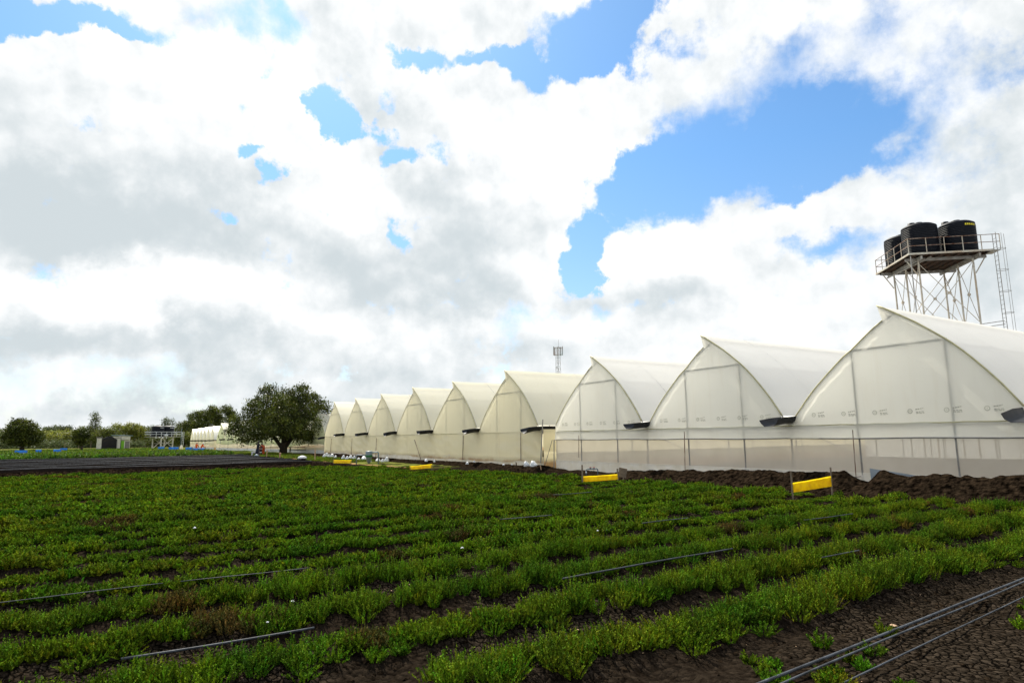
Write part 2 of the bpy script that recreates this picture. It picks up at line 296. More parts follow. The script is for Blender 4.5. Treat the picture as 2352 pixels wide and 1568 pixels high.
def soil_material():
    mt = bpy.data.materials.new('field_soil'); mt.use_nodes = True
    nt = mt.node_tree; nt.nodes.clear(); N = nt.nodes.new; L = nt.links.new
    out = N('ShaderNodeOutputMaterial'); b = N('ShaderNodeBsdfPrincipled'); b.inputs['Roughness'].default_value = 0.95; b.inputs['Specular IOR Level'].default_value = 0.0
    geo = N('ShaderNodeNewGeometry'); sp = N('ShaderNodeSeparateXYZ'); L(geo.outputs['Position'], sp.inputs[0])
    def noise(s, d=6, r=0.55):
        n = N('ShaderNodeTexNoise'); n.inputs['Scale'].default_value = s; n.inputs['Detail'].default_value = d; n.inputs['Roughness'].default_value = r; L(geo.outputs['Position'], n.inputs['Vector']); return n
    def mth(op, a, bb=None, c=None, clamp=False):
        n = N('ShaderNodeMath'); n.operation = op; n.use_clamp = clamp
        for i, v in enumerate((a, bb, c)):
            if v is None: continue
            if isinstance(v, (int, float)): n.inputs[i].default_value = v
            else: L(v, n.inputs[i])
        return n.outputs[0]
    def mixc(f, A, B):
        n = N('ShaderNodeMix'); n.data_type = 'RGBA'
        for nm, v in (('Factor', f), ('A', A), ('B', B)):
            if isinstance(v, tuple): n.inputs[nm].default_value = (*v, 1)
            elif isinstance(v, (int, float)): n.inputs[nm].default_value = v
            else: L(v, n.inputs[nm])
        return n.outputs['Result']
    def ramp(v, lo, hi):
        n = N('ShaderNodeMapRange'); n.inputs['From Min'].default_value = lo; n.inputs['From Max'].default_value = hi; n.interpolation_type = 'SMOOTHSTEP'; L(v, n.inputs['Value']); return n.outputs[0]
    # soil
    n1 = noise(1.1); n2 = noise(14, 8, 0.65); n3 = noise(0.35, 4)
    wv = N('ShaderNodeVectorMath'); wv.operation = 'ADD'
    sc = N('ShaderNodeVectorMath'); sc.operation = 'SCALE'; sc.inputs['Scale'].default_value = 0.17; nz = noise(7, 4); L(nz.outputs['Color'], sc.inputs[0])
    L(geo.outputs['Position'], wv.inputs[0]); L(sc.outputs[0], wv.inputs[1])
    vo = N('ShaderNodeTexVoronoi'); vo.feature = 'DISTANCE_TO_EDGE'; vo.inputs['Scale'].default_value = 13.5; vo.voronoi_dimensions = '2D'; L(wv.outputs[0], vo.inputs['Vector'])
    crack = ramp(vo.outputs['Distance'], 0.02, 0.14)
    vc = N('ShaderNodeTexVoronoi'); vc.feature = 'F1'; vc.inputs['Scale'].default_value = 13.5; vc.voronoi_dimensions = '2D'; L(wv.outputs[0], vc.inputs['Vector'])
    soil = mixc(ramp(n1.outputs['Fac'], 0.38, 0.62), (0.0025, 0.0018, 0.0012), (0.0085, 0.0061, 0.0042))
    soil = mixc(ramp(n2.outputs['Fac'], 0.3, 0.75), soil, (0.026, 0.0195, 0.0138))
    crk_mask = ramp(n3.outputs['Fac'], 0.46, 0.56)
    soil = mixc(mth('MULTIPLY', crk_mask, 0.75), soil, mixc(ramp(n2.outputs['Fac'], 0.35, 0.7), (0.015, 0.0115, 0.008), (0.052, 0.040, 0.029)))
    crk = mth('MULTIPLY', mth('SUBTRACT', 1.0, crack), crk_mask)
    soil = mixc(mth('MULTIPLY', crk, 0.95), soil, (0.003, 0.0025, 0.002))  # near-black in the cracks: mostly their shade put into colour, partly moist soil
    # regions by place: grass near the tree and along the path, fields of the far side
    nb = noise(0.6, 5); nbig = noise(0.12, 3)
    grass = mixc(ramp(nb.outputs['Fac'], 0.4, 0.6), (0.085, 0.125, 0.018), (0.15, 0.155, 0.04))
    X = sp.outputs[0]; Y = sp.outputs[1]
    wob = mth('MULTIPLY', mth('SUBTRACT', nbig.outputs['Fac'], 0.5), 9.0)
    Xw = mth('ADD', X, wob); Yw = mth('ADD', Y, mth('MULTIPLY', wob, 0.18))
    gY = mth('MULTIPLY', ramp(Yw, 16.9, 17.6), mth('SUBTRACT', 1.0, ramp(Yw, 21.0, 21.6)))
    gX = mth('MULTIPLY', mth('SUBTRACT', 1.0, ramp(Xw, -46, -38)), ramp(nb.outputs['Fac'], 0.40, 0.52))
    gm_ = mth('MULTIPLY', gY, gX)
    far = mth('SUBTRACT', 1.0, ramp(Xw, -96, -92))
    dry = ramp(noise(0.8, 6).outputs['Fac'], 0.52, 0.6)
    colr = mixc(gm_, soil, grass)
    colr = mixc(far, colr, mixc(dry, grass, (0.13, 0.105, 0.06)))
    # dry bare strip of the path, orange-brown
    py = mth('ABSOLUTE', mth('SUBTRACT', Yw, 17.3)); pm = mth('MULTIPLY', mth('SUBTRACT', 1.0, ramp(py, 0.12, 0.4)), mth('MULTIPLY', mth('SUBTRACT', 1.0, ramp(Xw, -44, -40)), ramp(Xw, -104, -100)))
    colr = mixc(mth('MULTIPLY', pm, 0.8), colr, (0.33, 0.20, 0.10))
    L(colr, b.inputs['Base Color'])
    hh = mth('ADD', mth('MULTIPLY', n2.outputs['Fac'], 0.5), mth('MULTIPLY', mth('SUBTRACT', 1.0, crk), 0.8))
    hh = mth('ADD', hh, mth('MULTIPLY', vc.outputs['Distance'], -0.6))
    bp = N('ShaderNodeBump'); bp.inputs['Strength'].default_value = 0.9; bp.inputs['Distance'].default_value = 0.05; L(hh, bp.inputs['Height']); L(bp.outputs[0], b.inputs['Normal'])
    L(b.outputs[0], out.inputs[0]); return mt
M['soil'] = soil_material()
M['clod'] = material('dark_clods', (0.026, 0.018, 0.0115), 0.95, (0.0022, 0.0016, 0.0011), 6.5, 1.0, 10, bdist=0.12, spec=0.0, detail=10)
M['bed'] = material('tilled_bed_soil', (0.003, 0.0026, 0.0026), 0.95, (0.0065, 0.0048, 0.0040), 1.4, 0.8, 7, bdist=0.05, spec=0.0)

# ---------------------------------------------------------------- helpers
def tag(o, label=None, cat=None, group=None, kind=None):
    if label: o['label'] = label
    if cat: o['category'] = cat
    if group: o['group'] = group
    if kind: o['kind'] = kind
    return o
def empty(name, loc=(0, 0, 0), rz=0.0, label=None, cat=None, group=None):
    o = bpy.data.objects.new(name, None); COL.objects.link(o); o.location = loc; o.rotation_euler = (0, 0, rz); o.empty_display_size = 0.2
    return tag(o, label, cat, group)
class MB:
    """collects shapes and links them as ONE mesh object"""
    def __init__(s): s.v = []; s.f = []; s.mi = []
    def add(s, vs, fs, mi=0):
        n = len(s.v); s.v += [tuple(v) for v in vs]; s.f += [tuple(i+n for i in f) for f in fs]; s.mi += [mi]*len(fs); return s
    def box(s, c, d, rz=0.0, mi=0, rx=0.0, ry=0.0):
        q = Matrix.Rotation(rz, 3, 'Z') @ Matrix.Rotation(ry, 3, 'Y') @ Matrix.Rotation(rx, 3, 'X')
        vs = [Vector(c) + q @ Vector((x*d[0]/2, y*d[1]/2, z*d[2]/2)) for x in (-1, 1) for y in (-1, 1) for z in (-1, 1)]
        return s.add(vs, [(0, 1, 3, 2), (4, 6, 7, 5), (0, 4, 5, 1), (2, 3, 7, 6), (0, 2, 6, 4), (1, 5, 7, 3)], mi)
    def tube(s, pts, r, n=8, mi=0, cap=True, taper=None):
        pts = [Vector(p) for p in pts]; rings = []
        for i, p in enumerate(pts):
            t = (pts[min(i+1, len(pts)-1)] - pts[max(i-1, 0)]).normalized()
            a = t.orthogonal().normalized() if i == 0 else (a - t*a.dot(t)).normalized()
            b = t.cross(a); rr = r if taper is None else taper[i]
            rings.append([p + (a*math.cos(2*math.pi*k/n) + b*math.sin(2*math.pi*k/n))*rr for k in range(n)])
        vs = [v for rg in rings for v in rg]; fs = []
        for i in range(len(pts)-1):
            for k in range(n): fs.append((i*n+k, i*n+(k+1) % n, (i+1)*n+(k+1) % n, (i+1)*n+k))
        if cap: fs += [tuple(range(n))[::-1], tuple((len(pts)-1)*n+k for k in range(n))]
        return s.add(vs, fs, mi)
    def lathe(s, prof, c=(0, 0, 0), n=28, mi=0):
        vs = [(c[0]+r*math.cos(2*math.pi*k/n), c[1]+r*math.sin(2*math.pi*k/n), c[2]+z) for r, z in prof for k in range(n)]
        fs = [(i*n+k, i*n+(k+1) % n, (i+1)*n+(k+1) % n, (i+1)*n+k) for i in range(len(prof)-1) for k in range(n)]
        return s.add(vs, fs, mi)
    def build(s, name, mats, parent=None, smooth=False, loc=None):
        me = bpy.data.meshes.new(name); me.from_pydata(s.v, [], s.f); me.update()
        mats = mats if isinstance(mats, (list, tuple)) else [mats]
        for mt in mats: me.materials.append(mt)
        if len(mats) > 1: me.polygons.foreach_set('material_index', s.mi)
        if smooth: me.polygons.foreach_set('use_smooth', [True]*len(me.polygons))
        o = bpy.data.objects.new(name, me); COL.objects.link(o)
        if parent: o.parent = parent
        if loc: o.location = loc
        return o
def npmesh(name, V, F, mat, parent=None, tint=None, smooth=False):
    V = np.ascontiguousarray(V, np.float32); F = np.ascontiguousarray(F, np.int32); k = F.shape[1]
    me = bpy.data.meshes.new(name); me.vertices.add(len(V)); me.vertices.foreach_set('co', V.ravel())
    me.loops.add(F.size); me.loops.foreach_set('vertex_index', F.ravel())
    me.polygons.add(len(F)); me.polygons.foreach_set('loop_start', np.arange(0, F.size, k, dtype=np.int32))
    me.polygons.foreach_set('loop_total', np.full(len(F), k, np.int32))
    if smooth: me.polygons.foreach_set('use_smooth', np.ones(len(F), bool))
    if tint is not None:
        a = me.attributes.new('tint', 'FLOAT_COLOR', 'POINT'); a.data.foreach_set('color', np.ascontiguousarray(tint, np.float32).ravel())
    me.materials.append(mat); me.update(); me.validate()
    o = bpy.data.objects.new(name, me); COL.objects.link(o)
    if parent: o.parent = parent
    return o
def copy_tree(o, parent=None):
    c = o.copy(); COL.objects.link(c); c.parent = parent
    for ch in list(o.children): copy_tree(ch, c)
    return c
def vnoise(x, y, seed=0):
    x = np.asarray(x, float); y = np.asarray(y, float)
    xi = np.floor(x).astype(np.int64); yi = np.floor(y).astype(np.int64); fx = x-xi; fy = y-yi
    def h(a, b):
        n = (a*374761393 + b*668265263 + seed*1442695041) & 0xffffffff; n = ((n ^ (n >> 13))*1274126177) & 0xffffffff
        return ((n ^ (n >> 16)) & 0xffff)/65535.0
    sx = fx*fx*(3-2*fx); sy = fy*fy*(3-2*fy)
    return (h(xi, yi)*(1-sx)+h(xi+1, yi)*sx)*(1-sy) + (h(xi, yi+1)*(1-sx)+h(xi+1, yi+1)*sx)*sy - 0.5
def fbm(x, y, oct=4, seed=0):
    r = 0; a = 1.0
    for i in range(oct): r = r + a*vnoise(x*2**i+13.7*i, y*2**i+5.1*i, seed+i); a *= 0.5
    return r

# ---------------------------------------------------------------- ground
PITCHX = 1.38
ROW0 = -4.95
def row_end(X): return np.interp(X, [-49, -46, -42, -36, -30, -20, -12, -6], [13.2, 14.2, 15.8, 17.8, 19.0, 19.6, 19.9, 21.0])
def gheight(x, y):
    x = np.asarray(x, float); y = np.asarray(y, float)
    z = 0.03*fbm(x*0.5, y*0.5, 3, 3)
    f = (x < -4.1) & (x > -46) & (y < 21) & (y > -16)
    ph = np.cos(2*math.pi*(x-ROW0)/PITCHX)
    z = z + np.where(f, 0.075*ph, 0)
    near = (x > -16) & (x < 4) & (y > -12) & (y < 26)
    z = z + np.where(near, 0.045*fbm(x*3.1, y*3.1, 4, 9), 0.03*fbm(x*2.0, y*2.0, 2, 9))
    strip = (x < -46.3) & (x > -52.2) & (y < 16)
    z = z + np.where(strip, 0.10*np.abs(fbm(x*1.3, y*1.3, 3, 21))*2 + 0.02, 0)
    return z
def steps(segs):
    out = []
    for a, b, d in segs: out += list(np.arange(a, b, d))
    return np.array(out + [segs[-1][1]])
gx = steps([(-2600, -400, 200), (-400, -120, 12), (-120, -53, 1.5), (-53, -45, 0.3), (-45, -14, 0.25), (-14, -2, 0.065), (-2, 6, 0.4), (6, 60, 6), (60, 2600, 254)])
gy = steps([(-2600, -200, 200), (-200, -40, 10), (-40, -14, 1.5), (-14, -1, 0.3), (-1, 14, 0.07), (14, 24, 0.16), (24, 60, 2), (60, 200, 10), (200, 2600, 200)])
GX, GY = np.meshgrid(gx, gy, indexing='ij'); GZ = gheight(GX, GY)
nx, ny = len(gx), len(gy)
idx = np.arange(nx*ny).reshape(nx, ny)
F = np.stack([idx[:-1, :-1], idx[1:, :-1], idx[1:, 1:], idx[:-1, 1:]], -1).reshape(-1, 4)
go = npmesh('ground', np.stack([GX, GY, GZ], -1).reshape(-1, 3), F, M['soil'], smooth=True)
tag(go, 'dark cracked field soil with grass patches reaching to the horizon', None, None, 'structure')

# tilled dark bed beyond the herb field
bx = np.arange(-93, -52.5, 0.12); by = np.concatenate([np.arange(-60, -6, 0.8), np.arange(-6, 17.6, 0.25)])
BX, BY = np.meshgrid(bx, by, indexing='ij')
endy = 15.8 + 0.4*fbm(BX*0.7, BY*0.7, 3, 4) + np.interp(BX, [-93, -60, -53], [-1.0, -0.5, -1.6])
BZ = 0.03 + 0.10*(0.5+0.5*np.cos(2*math.pi*BX/1.4)) + 0.10*fbm(BX*2.2, BY*1.2, 3, 5) + 0.05
BZ = np.where((BY > endy) | (BX < -92.6) | (BX > -52.9), -0.12, BZ)
nx, ny = BX.shape; idx = np.arange(nx*ny).reshape(nx, ny)
F = np.stack([idx[:-1, :-1], idx[1:, :-1], idx[1:, 1:], idx[:-1, 1:]], -1).reshape(-1, 4)
o = npmesh('tilled_bed', np.stack([BX, BY, BZ], -1).reshape(-1, 3), F, M['bed'])
tag(o, 'bare dark ridged bed beyond the herb field', None, None, 'structure')

# spoil bank in front of the greenhouses
BANK = [(-84, 0.20), (-75, 0.42), (-70, 0.42), (-60, 0.28), (-52, 0.24), (-44, 0.30), (-38, 0.32), (-34, 0.30), (-31.5, 0.36), (-29.6, 0.10), (-29.0, 0.16), (-27.75, 0.24), (-26.3, 0.15), (-25.1, 0.2), (-24.3, 0.29), (-22.6, 0.40), (-20.25, 0.50), (-18.2, 0.55), (-17, 0.62), (-16, 0.61), (-15.3, 0.60), (-14.3, 0.69), (-13.05, 0.73), (-12.45, 0.34), (-12.25, 0.36), (-11.8, 0.75), (-11.2, 0.73), (-10.9, 0.68), (-10.1, 0.72), (-9.6, 0.68), (-8.4, 0.77), (-4, 0.75), (6, 0.7)]
bx = steps([(-84, -32, 0.12), (-32, -5, 0.06), (-5, 6, 0.3)]); by = np.arange(20.2, 22.58, 0.06)
BX, BY = np.meshgrid(bx, by, indexing='ij')
Hc = np.interp(BX, [b[0] for b in BANK], [b[1] for b in BANK])
t = (BY-20.2)/2.38
foot = np.where(BX > -28, 0.12, 0.30)
prof = np.clip((t-foot)/(0.64-foot), 0, 1); prof = prof*prof*(3-2*prof); prof = np.where(t > 0.66, 1-(t-0.66)*1.3, prof)
BZ = Hc*prof + (0.10*fbm(BX*2.3, BY*2.3, 4, 31) + 0.05*fbm(BX*7, BY*7, 2, 8))*np.clip(prof*1.6, 0.0, 1)*np.clip(Hc*2.2, 0.3, 1) - 0.03*(prof <= 0)
nx, ny = BX.shape; idx = np.arange(nx*ny).reshape(nx, ny)
F = np.stack([idx[:-1, :-1], idx[1:, :-1], idx[1:, 1:], idx[:-1, 1:]], -1).reshape(-1, 4)
o = npmesh('earth_bank', np.stack([BX, BY, BZ], -1).reshape(-1, 3), F, M['clod'])
tag(o, 'bank of dug dark earth along the foot of the greenhouses', None, None, 'structure')

# ---------------------------------------------------------------- herb crop
def bush_tpl(ns, nl, seed, leaf, up=1.0):
    """one bush of unit height and unit radius: ns upright sprigs each with nl leaves"""
    g = np.random.default_rng(seed)
    a = g.uniform(0, 2*np.pi, ns); r = np.sqrt(g.uniform(0, 1, ns))
    base = np.stack([np.cos(a)*r*0.55, np.sin(a)*r*0.55, np.zeros(ns)], 1)
    lean = np.stack([np.cos(a)*r*0.45, np.sin(a)*r*0.45, np.zeros(ns)], 1) + g.normal(0, 0.1, (ns, 3))*[1, 1, 0]
    h = (1-0.38*r*r)*g.uniform(0.55, 1.05, ns); h[::7] *= 1.3
    t = (np.linspace(0.08, 1, nl)**1.15)[None, :] + g.uniform(-0.03, 0.03, (ns, nl))
    c = base[:, None, :] + lean[:, None, :]*(t**1.4)[..., None]; c[..., 2] += h[:, None]*t
    c = c.reshape(-1, 3); n = len(c)
    th = g.uniform(0, 2*np.pi, n); el_ = g.uniform(0.35, 1.35, n)
    d = np.stack([np.cos(th)*np.cos(el_), np.sin(th)*np.cos(el_), np.sin(el_)*up], 1)
    s = np.cross(d, g.normal(0, 1, (n, 3))); s /= np.linalg.norm(s, axis=1, keepdims=True)+1e-9
    return c, d*leaf[:, None] if hasattr(leaf, 'shape') else d*leaf, s*leaf*0.36
def scatter(name, pos, hh, rr, tints, tpls, mat, label, nsp=None, kind='stuff'):
    """place bushes: every one a turned, scaled, tinted copy of a template, all in one mesh"""
    VV = []; TT = []
    for i in range(len(tpls)):
        sel = np.arange(len(pos)) % len(tpls) == i
        if not sel.any(): continue
        c, d, s = tpls[i]; p = pos[sel]; h = hh[sel]; r = rr[sel]; n = len(p); k = len(c)
        ang = rng.uniform(0, 2*np.pi, n); ca, sa = np.cos(ang), np.sin(ang)
        def rot(v): return np.stack([ca[:, None]*v[:, 0]-sa[:, None]*v[:, 1], sa[:, None]*v[:, 0]+ca[:, None]*v[:, 1], np.broadcast_to(v[:, 2], (n, k))], -1)
        C = rot(c)*np.stack([r, r, h], 1)[:, None, :] + p[:, None, :]
        D = rot(d); S = rot(s)
        V = np.stack([C - S, C + S, C + D], 2)          # n,k,3,3
        VV.append(V.reshape(-1, 3).astype(np.float32))
        nl_ = max(1, k//max(1, nsp[i])) if nsp else 8
        ns_ = -(-k//nl_)
        lt = np.repeat(rng.uniform(0.35, 1.0, (n, ns_))**0.5*rng.uniform(0.35, 2.1, (n, ns_)), nl_, 1)[:, :k]*rng.uniform(0.8, 1.2, (n, k))
        yl_ = np.repeat(rng.normal(1, 0.16, (n, ns_)), nl_, 1)[:, :k]
        lt4 = np.stack([lt*yl_, lt, lt, lt], -1)[:, :, None, :].astype(np.float32)
        T = np.broadcast_to(tints[sel][:, None, None, :], (n, k, 3, 4)).astype(np.float32)*lt4
        TT.append(T.reshape(-1, 4))
    V = np.concatenate(VV); T = np.concatenate(TT); T[:, 3] = 1
    o = npmesh(name, V, np.arange(len(V)).reshape(-1, 3), mat, tint=T)
    return tag(o, label, None, None, kind)
TRAPS = [(-22.08, 17.25, 19.24), (-37.3, 15.7, 16.9), (-12.7, 18.36, 20.0)]
def row_points(X0, X1, dens, width, ymin, hmul=1.0):
    P = []; H = []; RD = []; T = []
    k0 = int(round((ROW0-X1)/PITCHX)); k1 = int(round((ROW0-X0)/PITCHX))
    for k in range(k0, k1+1):
        X = ROW0 - k*PITCHX
        y1 = float(row_end(X)) + rng.uniform(-0.7, 0.5)
        y0 = np.interp(X, [-46, -20, -8, -4], ymin)
        n = int((y1-y0)*dens)
        Y = rng.uniform(y0, y1, n)
        gap = vnoise(Y*0.55 + k*17.3, Y*0+k*3.1, 77) + 0.6*vnoise(Y*1.7, Y*0+k*5.7, 78)
        ok = gap > (-0.58 if k > 2 else -0.50)
        Y = Y[ok]; n = len(Y)
        x = X + rng.normal(0, 1, n)*width + 0.10*vnoise(Y*0.4, Y*0+k, 5)
        hfac = 0.85 + 0.7*vnoise(Y*0.8, Y*0+k*2.2, 6)
        hh = np.clip(rng.normal(1, 0.16, n), 0.55, 1.4)*hfac
        edge = np.clip(1-np.abs(x-X)/0.62, 0.35, 1)
        P.append(np.stack([x, Y, gheight(x, Y)-0.02], 1)); 
        low = np.ones(n)
        for (tx, ta, tb) in TRAPS:
            ang = np.arctan2(-x, Y); r_ = np.hypot(x, Y); a0, a1 = math.atan2(-tx, ta), math.atan2(-tx, tb); rm = math.hypot(tx, (ta+tb)/2)
            low[(ang > min(a0, a1)-0.015) & (ang < max(a0, a1)+0.015) & (r_ > rm*0.84) & (r_ < rm*1.03)] = 0.38
        H.append(0.29*hmul*low*hh*(0.55+0.5*edge)); RD.append(np.clip(rng.normal(0.17, 0.035, n), 0.08, 0.28))
        dn = vnoise(Y*0.9+k*9.1, x*1.5, 15) + 0.5*vnoise(Y*3, x*3, 16)
        dead = dn < -0.46
        c = np.stack([1+0.30*vnoise(Y*0.5, x*0.5, 40)+rng.normal(0, 0.10, n), 1+0.12*vnoise(Y*0.5, x*0.5, 41)+rng.normal(0, 0.07, n), 1+rng.normal(0, 0.12, n), np.ones(n)], 1)
        c[dead] = c[dead]*[1.0, 0.46, 2.4, 1]
        T.append(np.clip(c, 0.2, 3))
    return np.concatenate(P), np.concatenate(H), np.concatenate(RD), np.concatenate(T)
near_t = [bush_tpl(42, 21, 100+i, 0.0195) for i in range(8)]
mid_t = [bush_tpl(28, 14, 200+i, 0.034) for i in range(8)]
far_t = [bush_tpl(18, 8, 300+i, 0.062) for i in range(8)]
p, h, r, t = row_points(-9.2, -4.9, 29, 0.13, [-4, -4, -2.5, -2.0], 0.86); r *= 0.85
r[p[:, 0] > -5.7] *= 1.25; h[p[:, 0] > -5.7] *= 1.25
scatter('herb_rows', p, h, r, t, near_t, M['herb'], 'nearest rows of low green herb bushes on cracked soil')
p, h, r, t = row_points(-19.2, -10.2, 22, 0.105, [-6, -6, -3, -3], 0.66)
scatter('herb_rows', p, h, r, t, mid_t, M['herb'], 'middle rows of low green herb bushes')
p, h, r, t = row_points(-46, -20.2, 14, 0.12, [-7, -7, -3, -3], 0.56); r *= 1.08
scatter('herb_rows', p, h, r, t, far_t, M['herb'], 'far rows of low green herb bushes up to the bare bed')
# loose clods and litter on the bare soil of the near field
def clods(n, xr, yr, smin, smax, label, mat='clod', name='clods', flat=0.6):
    x = rng.uniform(xr[0], xr[1], n); y = rng.uniform(yr[0], yr[1], n)
    den = fbm(x*1.1, y*1.1, 3, 55); ok = den > rng.uniform(-0.55, 0.35, n); x, y = x[ok], y[ok]; n = len(x)
    base = np.array([(1, 0, 0), (0, 1, 0), (-1, 0, 0), (0, -1, 0), (0, 0, 1), (0.6, 0.6, 0.7), (-0.7, 0.5, 0.6), (0, -0.7, 0.7)], float)
    F0 = np.array([(0, 1, 5), (1, 2, 6), (2, 3, 7), (3, 0, 7), (0, 5, 4), (5, 1, 4), (1, 6, 4), (6, 2, 4), (2, 7, 4), (0, 4, 7)])
    s_ = smin + (smax-smin)*rng.uniform(0, 1, n)**3
    a = rng.uniform(0, 2*np.pi, n); V = base[None]*(1+rng.normal(0, 0.22, (n, 8, 1)))*s_[:, None, None]*[1, 1, flat]
    ca, sa = np.cos(a)[:, None], np.sin(a)[:, None]
    W = np.stack([ca*V[..., 0]-sa*V[..., 1]+x[:, None], sa*V[..., 0]+ca*V[..., 1]+y[:, None], V[..., 2]+gheight(x, y)[:, None]-0.004], -1).reshape(-1, 3)
    Fc = (F0[None]+(np.arange(n)*8)[:, None, None]).reshape(-1, 3)
    return tag(npmesh(name, W, Fc, M[mat]), label, None, None, 'stuff')
clods(26000, (-9, -1.5), (-1, 17), 0.006, 0.035, 'loose soil crumbs between the nearest rows')
clods(16000, (-35, -3), (17.5, 21.2), 0.02, 0.09, 'loose dark clods at the foot of the earth bank', name='bank_clods')
clods(9000, (-52.4, -45.8), (-10, 15), 0.04, 0.22, 'big dark clods on the strip beyond the herb rows', name='strip_clods')
clods(900, (-9, -1.5), (-1, 17), 0.006, 0.018, 'dry straw coloured litter on the near soil', 'pale_wood', 'litter', 0.3)
# weeds along the pipes at the near corner
n = 150
wx = rng.uniform(-4.1, -2.2, n); wy = rng.uniform(4.6, 13, n)
msk = vnoise(wx*1.3, wy*0.8, 91) > 0.03
wx, wy = wx[msk], wy[msk]; n = len(wx)
scatter('weeds', np.stack([wx, wy, gheight(wx, wy)-0.01], 1), rng.uniform(0.05, 0.15, n), rng.uniform(0.07, 0.16, n), np.clip(rng.normal(1, 0.15, (n, 4)), 0.6, 1.5), near_t, M['herb'], 'sparse low weeds around the three grey pipes')
# green crop of the far field
n = 15000
fx = -94 - 112*rng.uniform(0, 1, n)**1.35; fy = rng.uniform(-75, 14, n)
lim = np.interp(fx, [-206, -150, -125, -94], [11, 12.5, 14.5, 15.0]); ok = (fy < lim) & (fy > -0.42*(-fx-60) - 14)
fx, fy = fx[ok], fy[ok]; n = len(fx)
yel = (vnoise(fx*0.22, fy*0.02, 61) > 0.05) & (fx < -120)
tt = np.clip(rng.normal(1, 0.12, (n, 4)), 0.6, 1.4); tt[yel] *= [1.7, 1.35, 0.9, 1]
hh = np.where(fx > -122, rng.uniform(0.42, 0.62, n), rng.uniform(0.18, 0.32, n))
scatter('green_crop', np.stack([fx, fy, gheight(fx, fy)], 1), hh, np.where(fx > -122, 0.5, 0.7), tt, [bush_tpl(12, 5, 400+i, 0.20) for i in range(6)], M['field_leaf'], 'bright green crop standing in the far field')
n = 5200
fx = rng.uniform(-132, -56, n); fy = rng.uniform(15.2, 21.4, n)
ok = (vnoise(fx*0.25, fy*0.5, 62) > -0.12) & (fy > 16.9+0.02*(fx+56)) & ~((fx > -82) & (fy > 20.6)); fx, fy = fx[ok], fy[ok]; n = len(fx)
tt = np.clip(rng.normal(1, 0.14, (n, 4)), 0.6, 1.4)*[1.5, 1.15, 0.9, 1]
scatter('grass', np.stack([fx, fy, gheight(fx, fy)], 1), rng.uniform(0.05, 0.13, n), rng.uniform(0.2, 0.4, n), tt, [bush_tpl(12, 4, 450+i, 0.08) for i in range(4)], M['field_leaf'], 'short bright grass around the shade tree')

# ---------------------------------------------------------------- pipes in the herb field
def pipe(X, y0, y1, z, r, label, wig=0.05, name='drip_pipe', cat='pipe', slope=0.0, group=None, mat='pipe', seg=0.2):
    n = max(4, int((y1-y0)/seg)); pts = []
    ph = random.uniform(0, 99)
    for i in range(n+1):
        y = y0+(y1-y0)*i/n
        x = X + slope*(y-y0) + wig*float(vnoise(y*0.35+ph, ph, 3))*2 + 0.35*wig*float(vnoise(y*1.9+ph, ph, 4))
        zz = z + 0.25*wig*float(vnoise(y*0.8+ph, ph+4, 5))*2
        pts.append((x, y, zz))
    ob = MB().tube(pts, r, 8).build(name, M[mat], smooth=True)
    return tag(ob, label, cat, group)
pipe(-3.54, 4.2, 16, 0.085, 0.013, 'thick grey hose, uppermost of the three in the bottom right corner', 0.015, slope=-0.065)
pipe(-3.44, 4.2, 16, 0.08, 0.0095, 'grey hose in the middle of the three at the bottom right', 0.015, slope=-0.072)
pipe(-3.19, 4.6, 15, 0.06, 0.0075, 'thin dark hose, lowest of the three in the bottom right corner', 0.03, slope=-0.082)
pipe(-7.16, 0.2, 1.95, 0.075, 0.012, 'grey hose lying along the third herb row at lower left', 0.07)
pipe(-7.28, 5.3, 9.0, 0.15, 0.0115, 'long pale grey hose on the row in mid field right of centre', 0.03, slope=-0.06)
pipe(-9.90, 0.9, 2.6, 0.19, 0.006, 'thin bowed hose over the bushes left of centre', 0.06)
pipe(-10.0, -2.2, 0.7, 0.18, 0.0055, 'thin hose half sunk in bushes at the left edge', 0.03)
pipe(-10.75, 7.3, 8.9, 0.13, 0.010, 'short black hose in the gap at field centre', 0.03, slope=0.2)
pipe(-10.3, 9.6, 11.0, 0.22, 0.010, 'black hose arching above the bushes right of centre', 0.09)
pipe(-6.0, 9.2, 10.2, 0.20, 0.009, 'thin hose beside the broken row at far right', 0.02)
pipe(-8.75, 12.9, 14.8, 0.18, 0.009, 'thin pale hose between rows below the near yellow strip', 0.03)
for a, b_, c_, l in ((-12.6, 7.5, 8.9, 'left'), (-16.9, 12.0, 13.6, 'right')):
    pipe(a, b_, c_, 0.22, 0.010, 'short pale hose on the middle rows, %s one of a pair' % l, 0.04)
for k in range(10):
    X = -55.2 - 3.6*k
    pipe(X, -40, 14.4 - 0.02*k, 0.25, 0.022, 'pale drip line along a ridge of the bare dark bed', 0.25, name='drip_line', group='drip lines on the bare bed', seg=3)
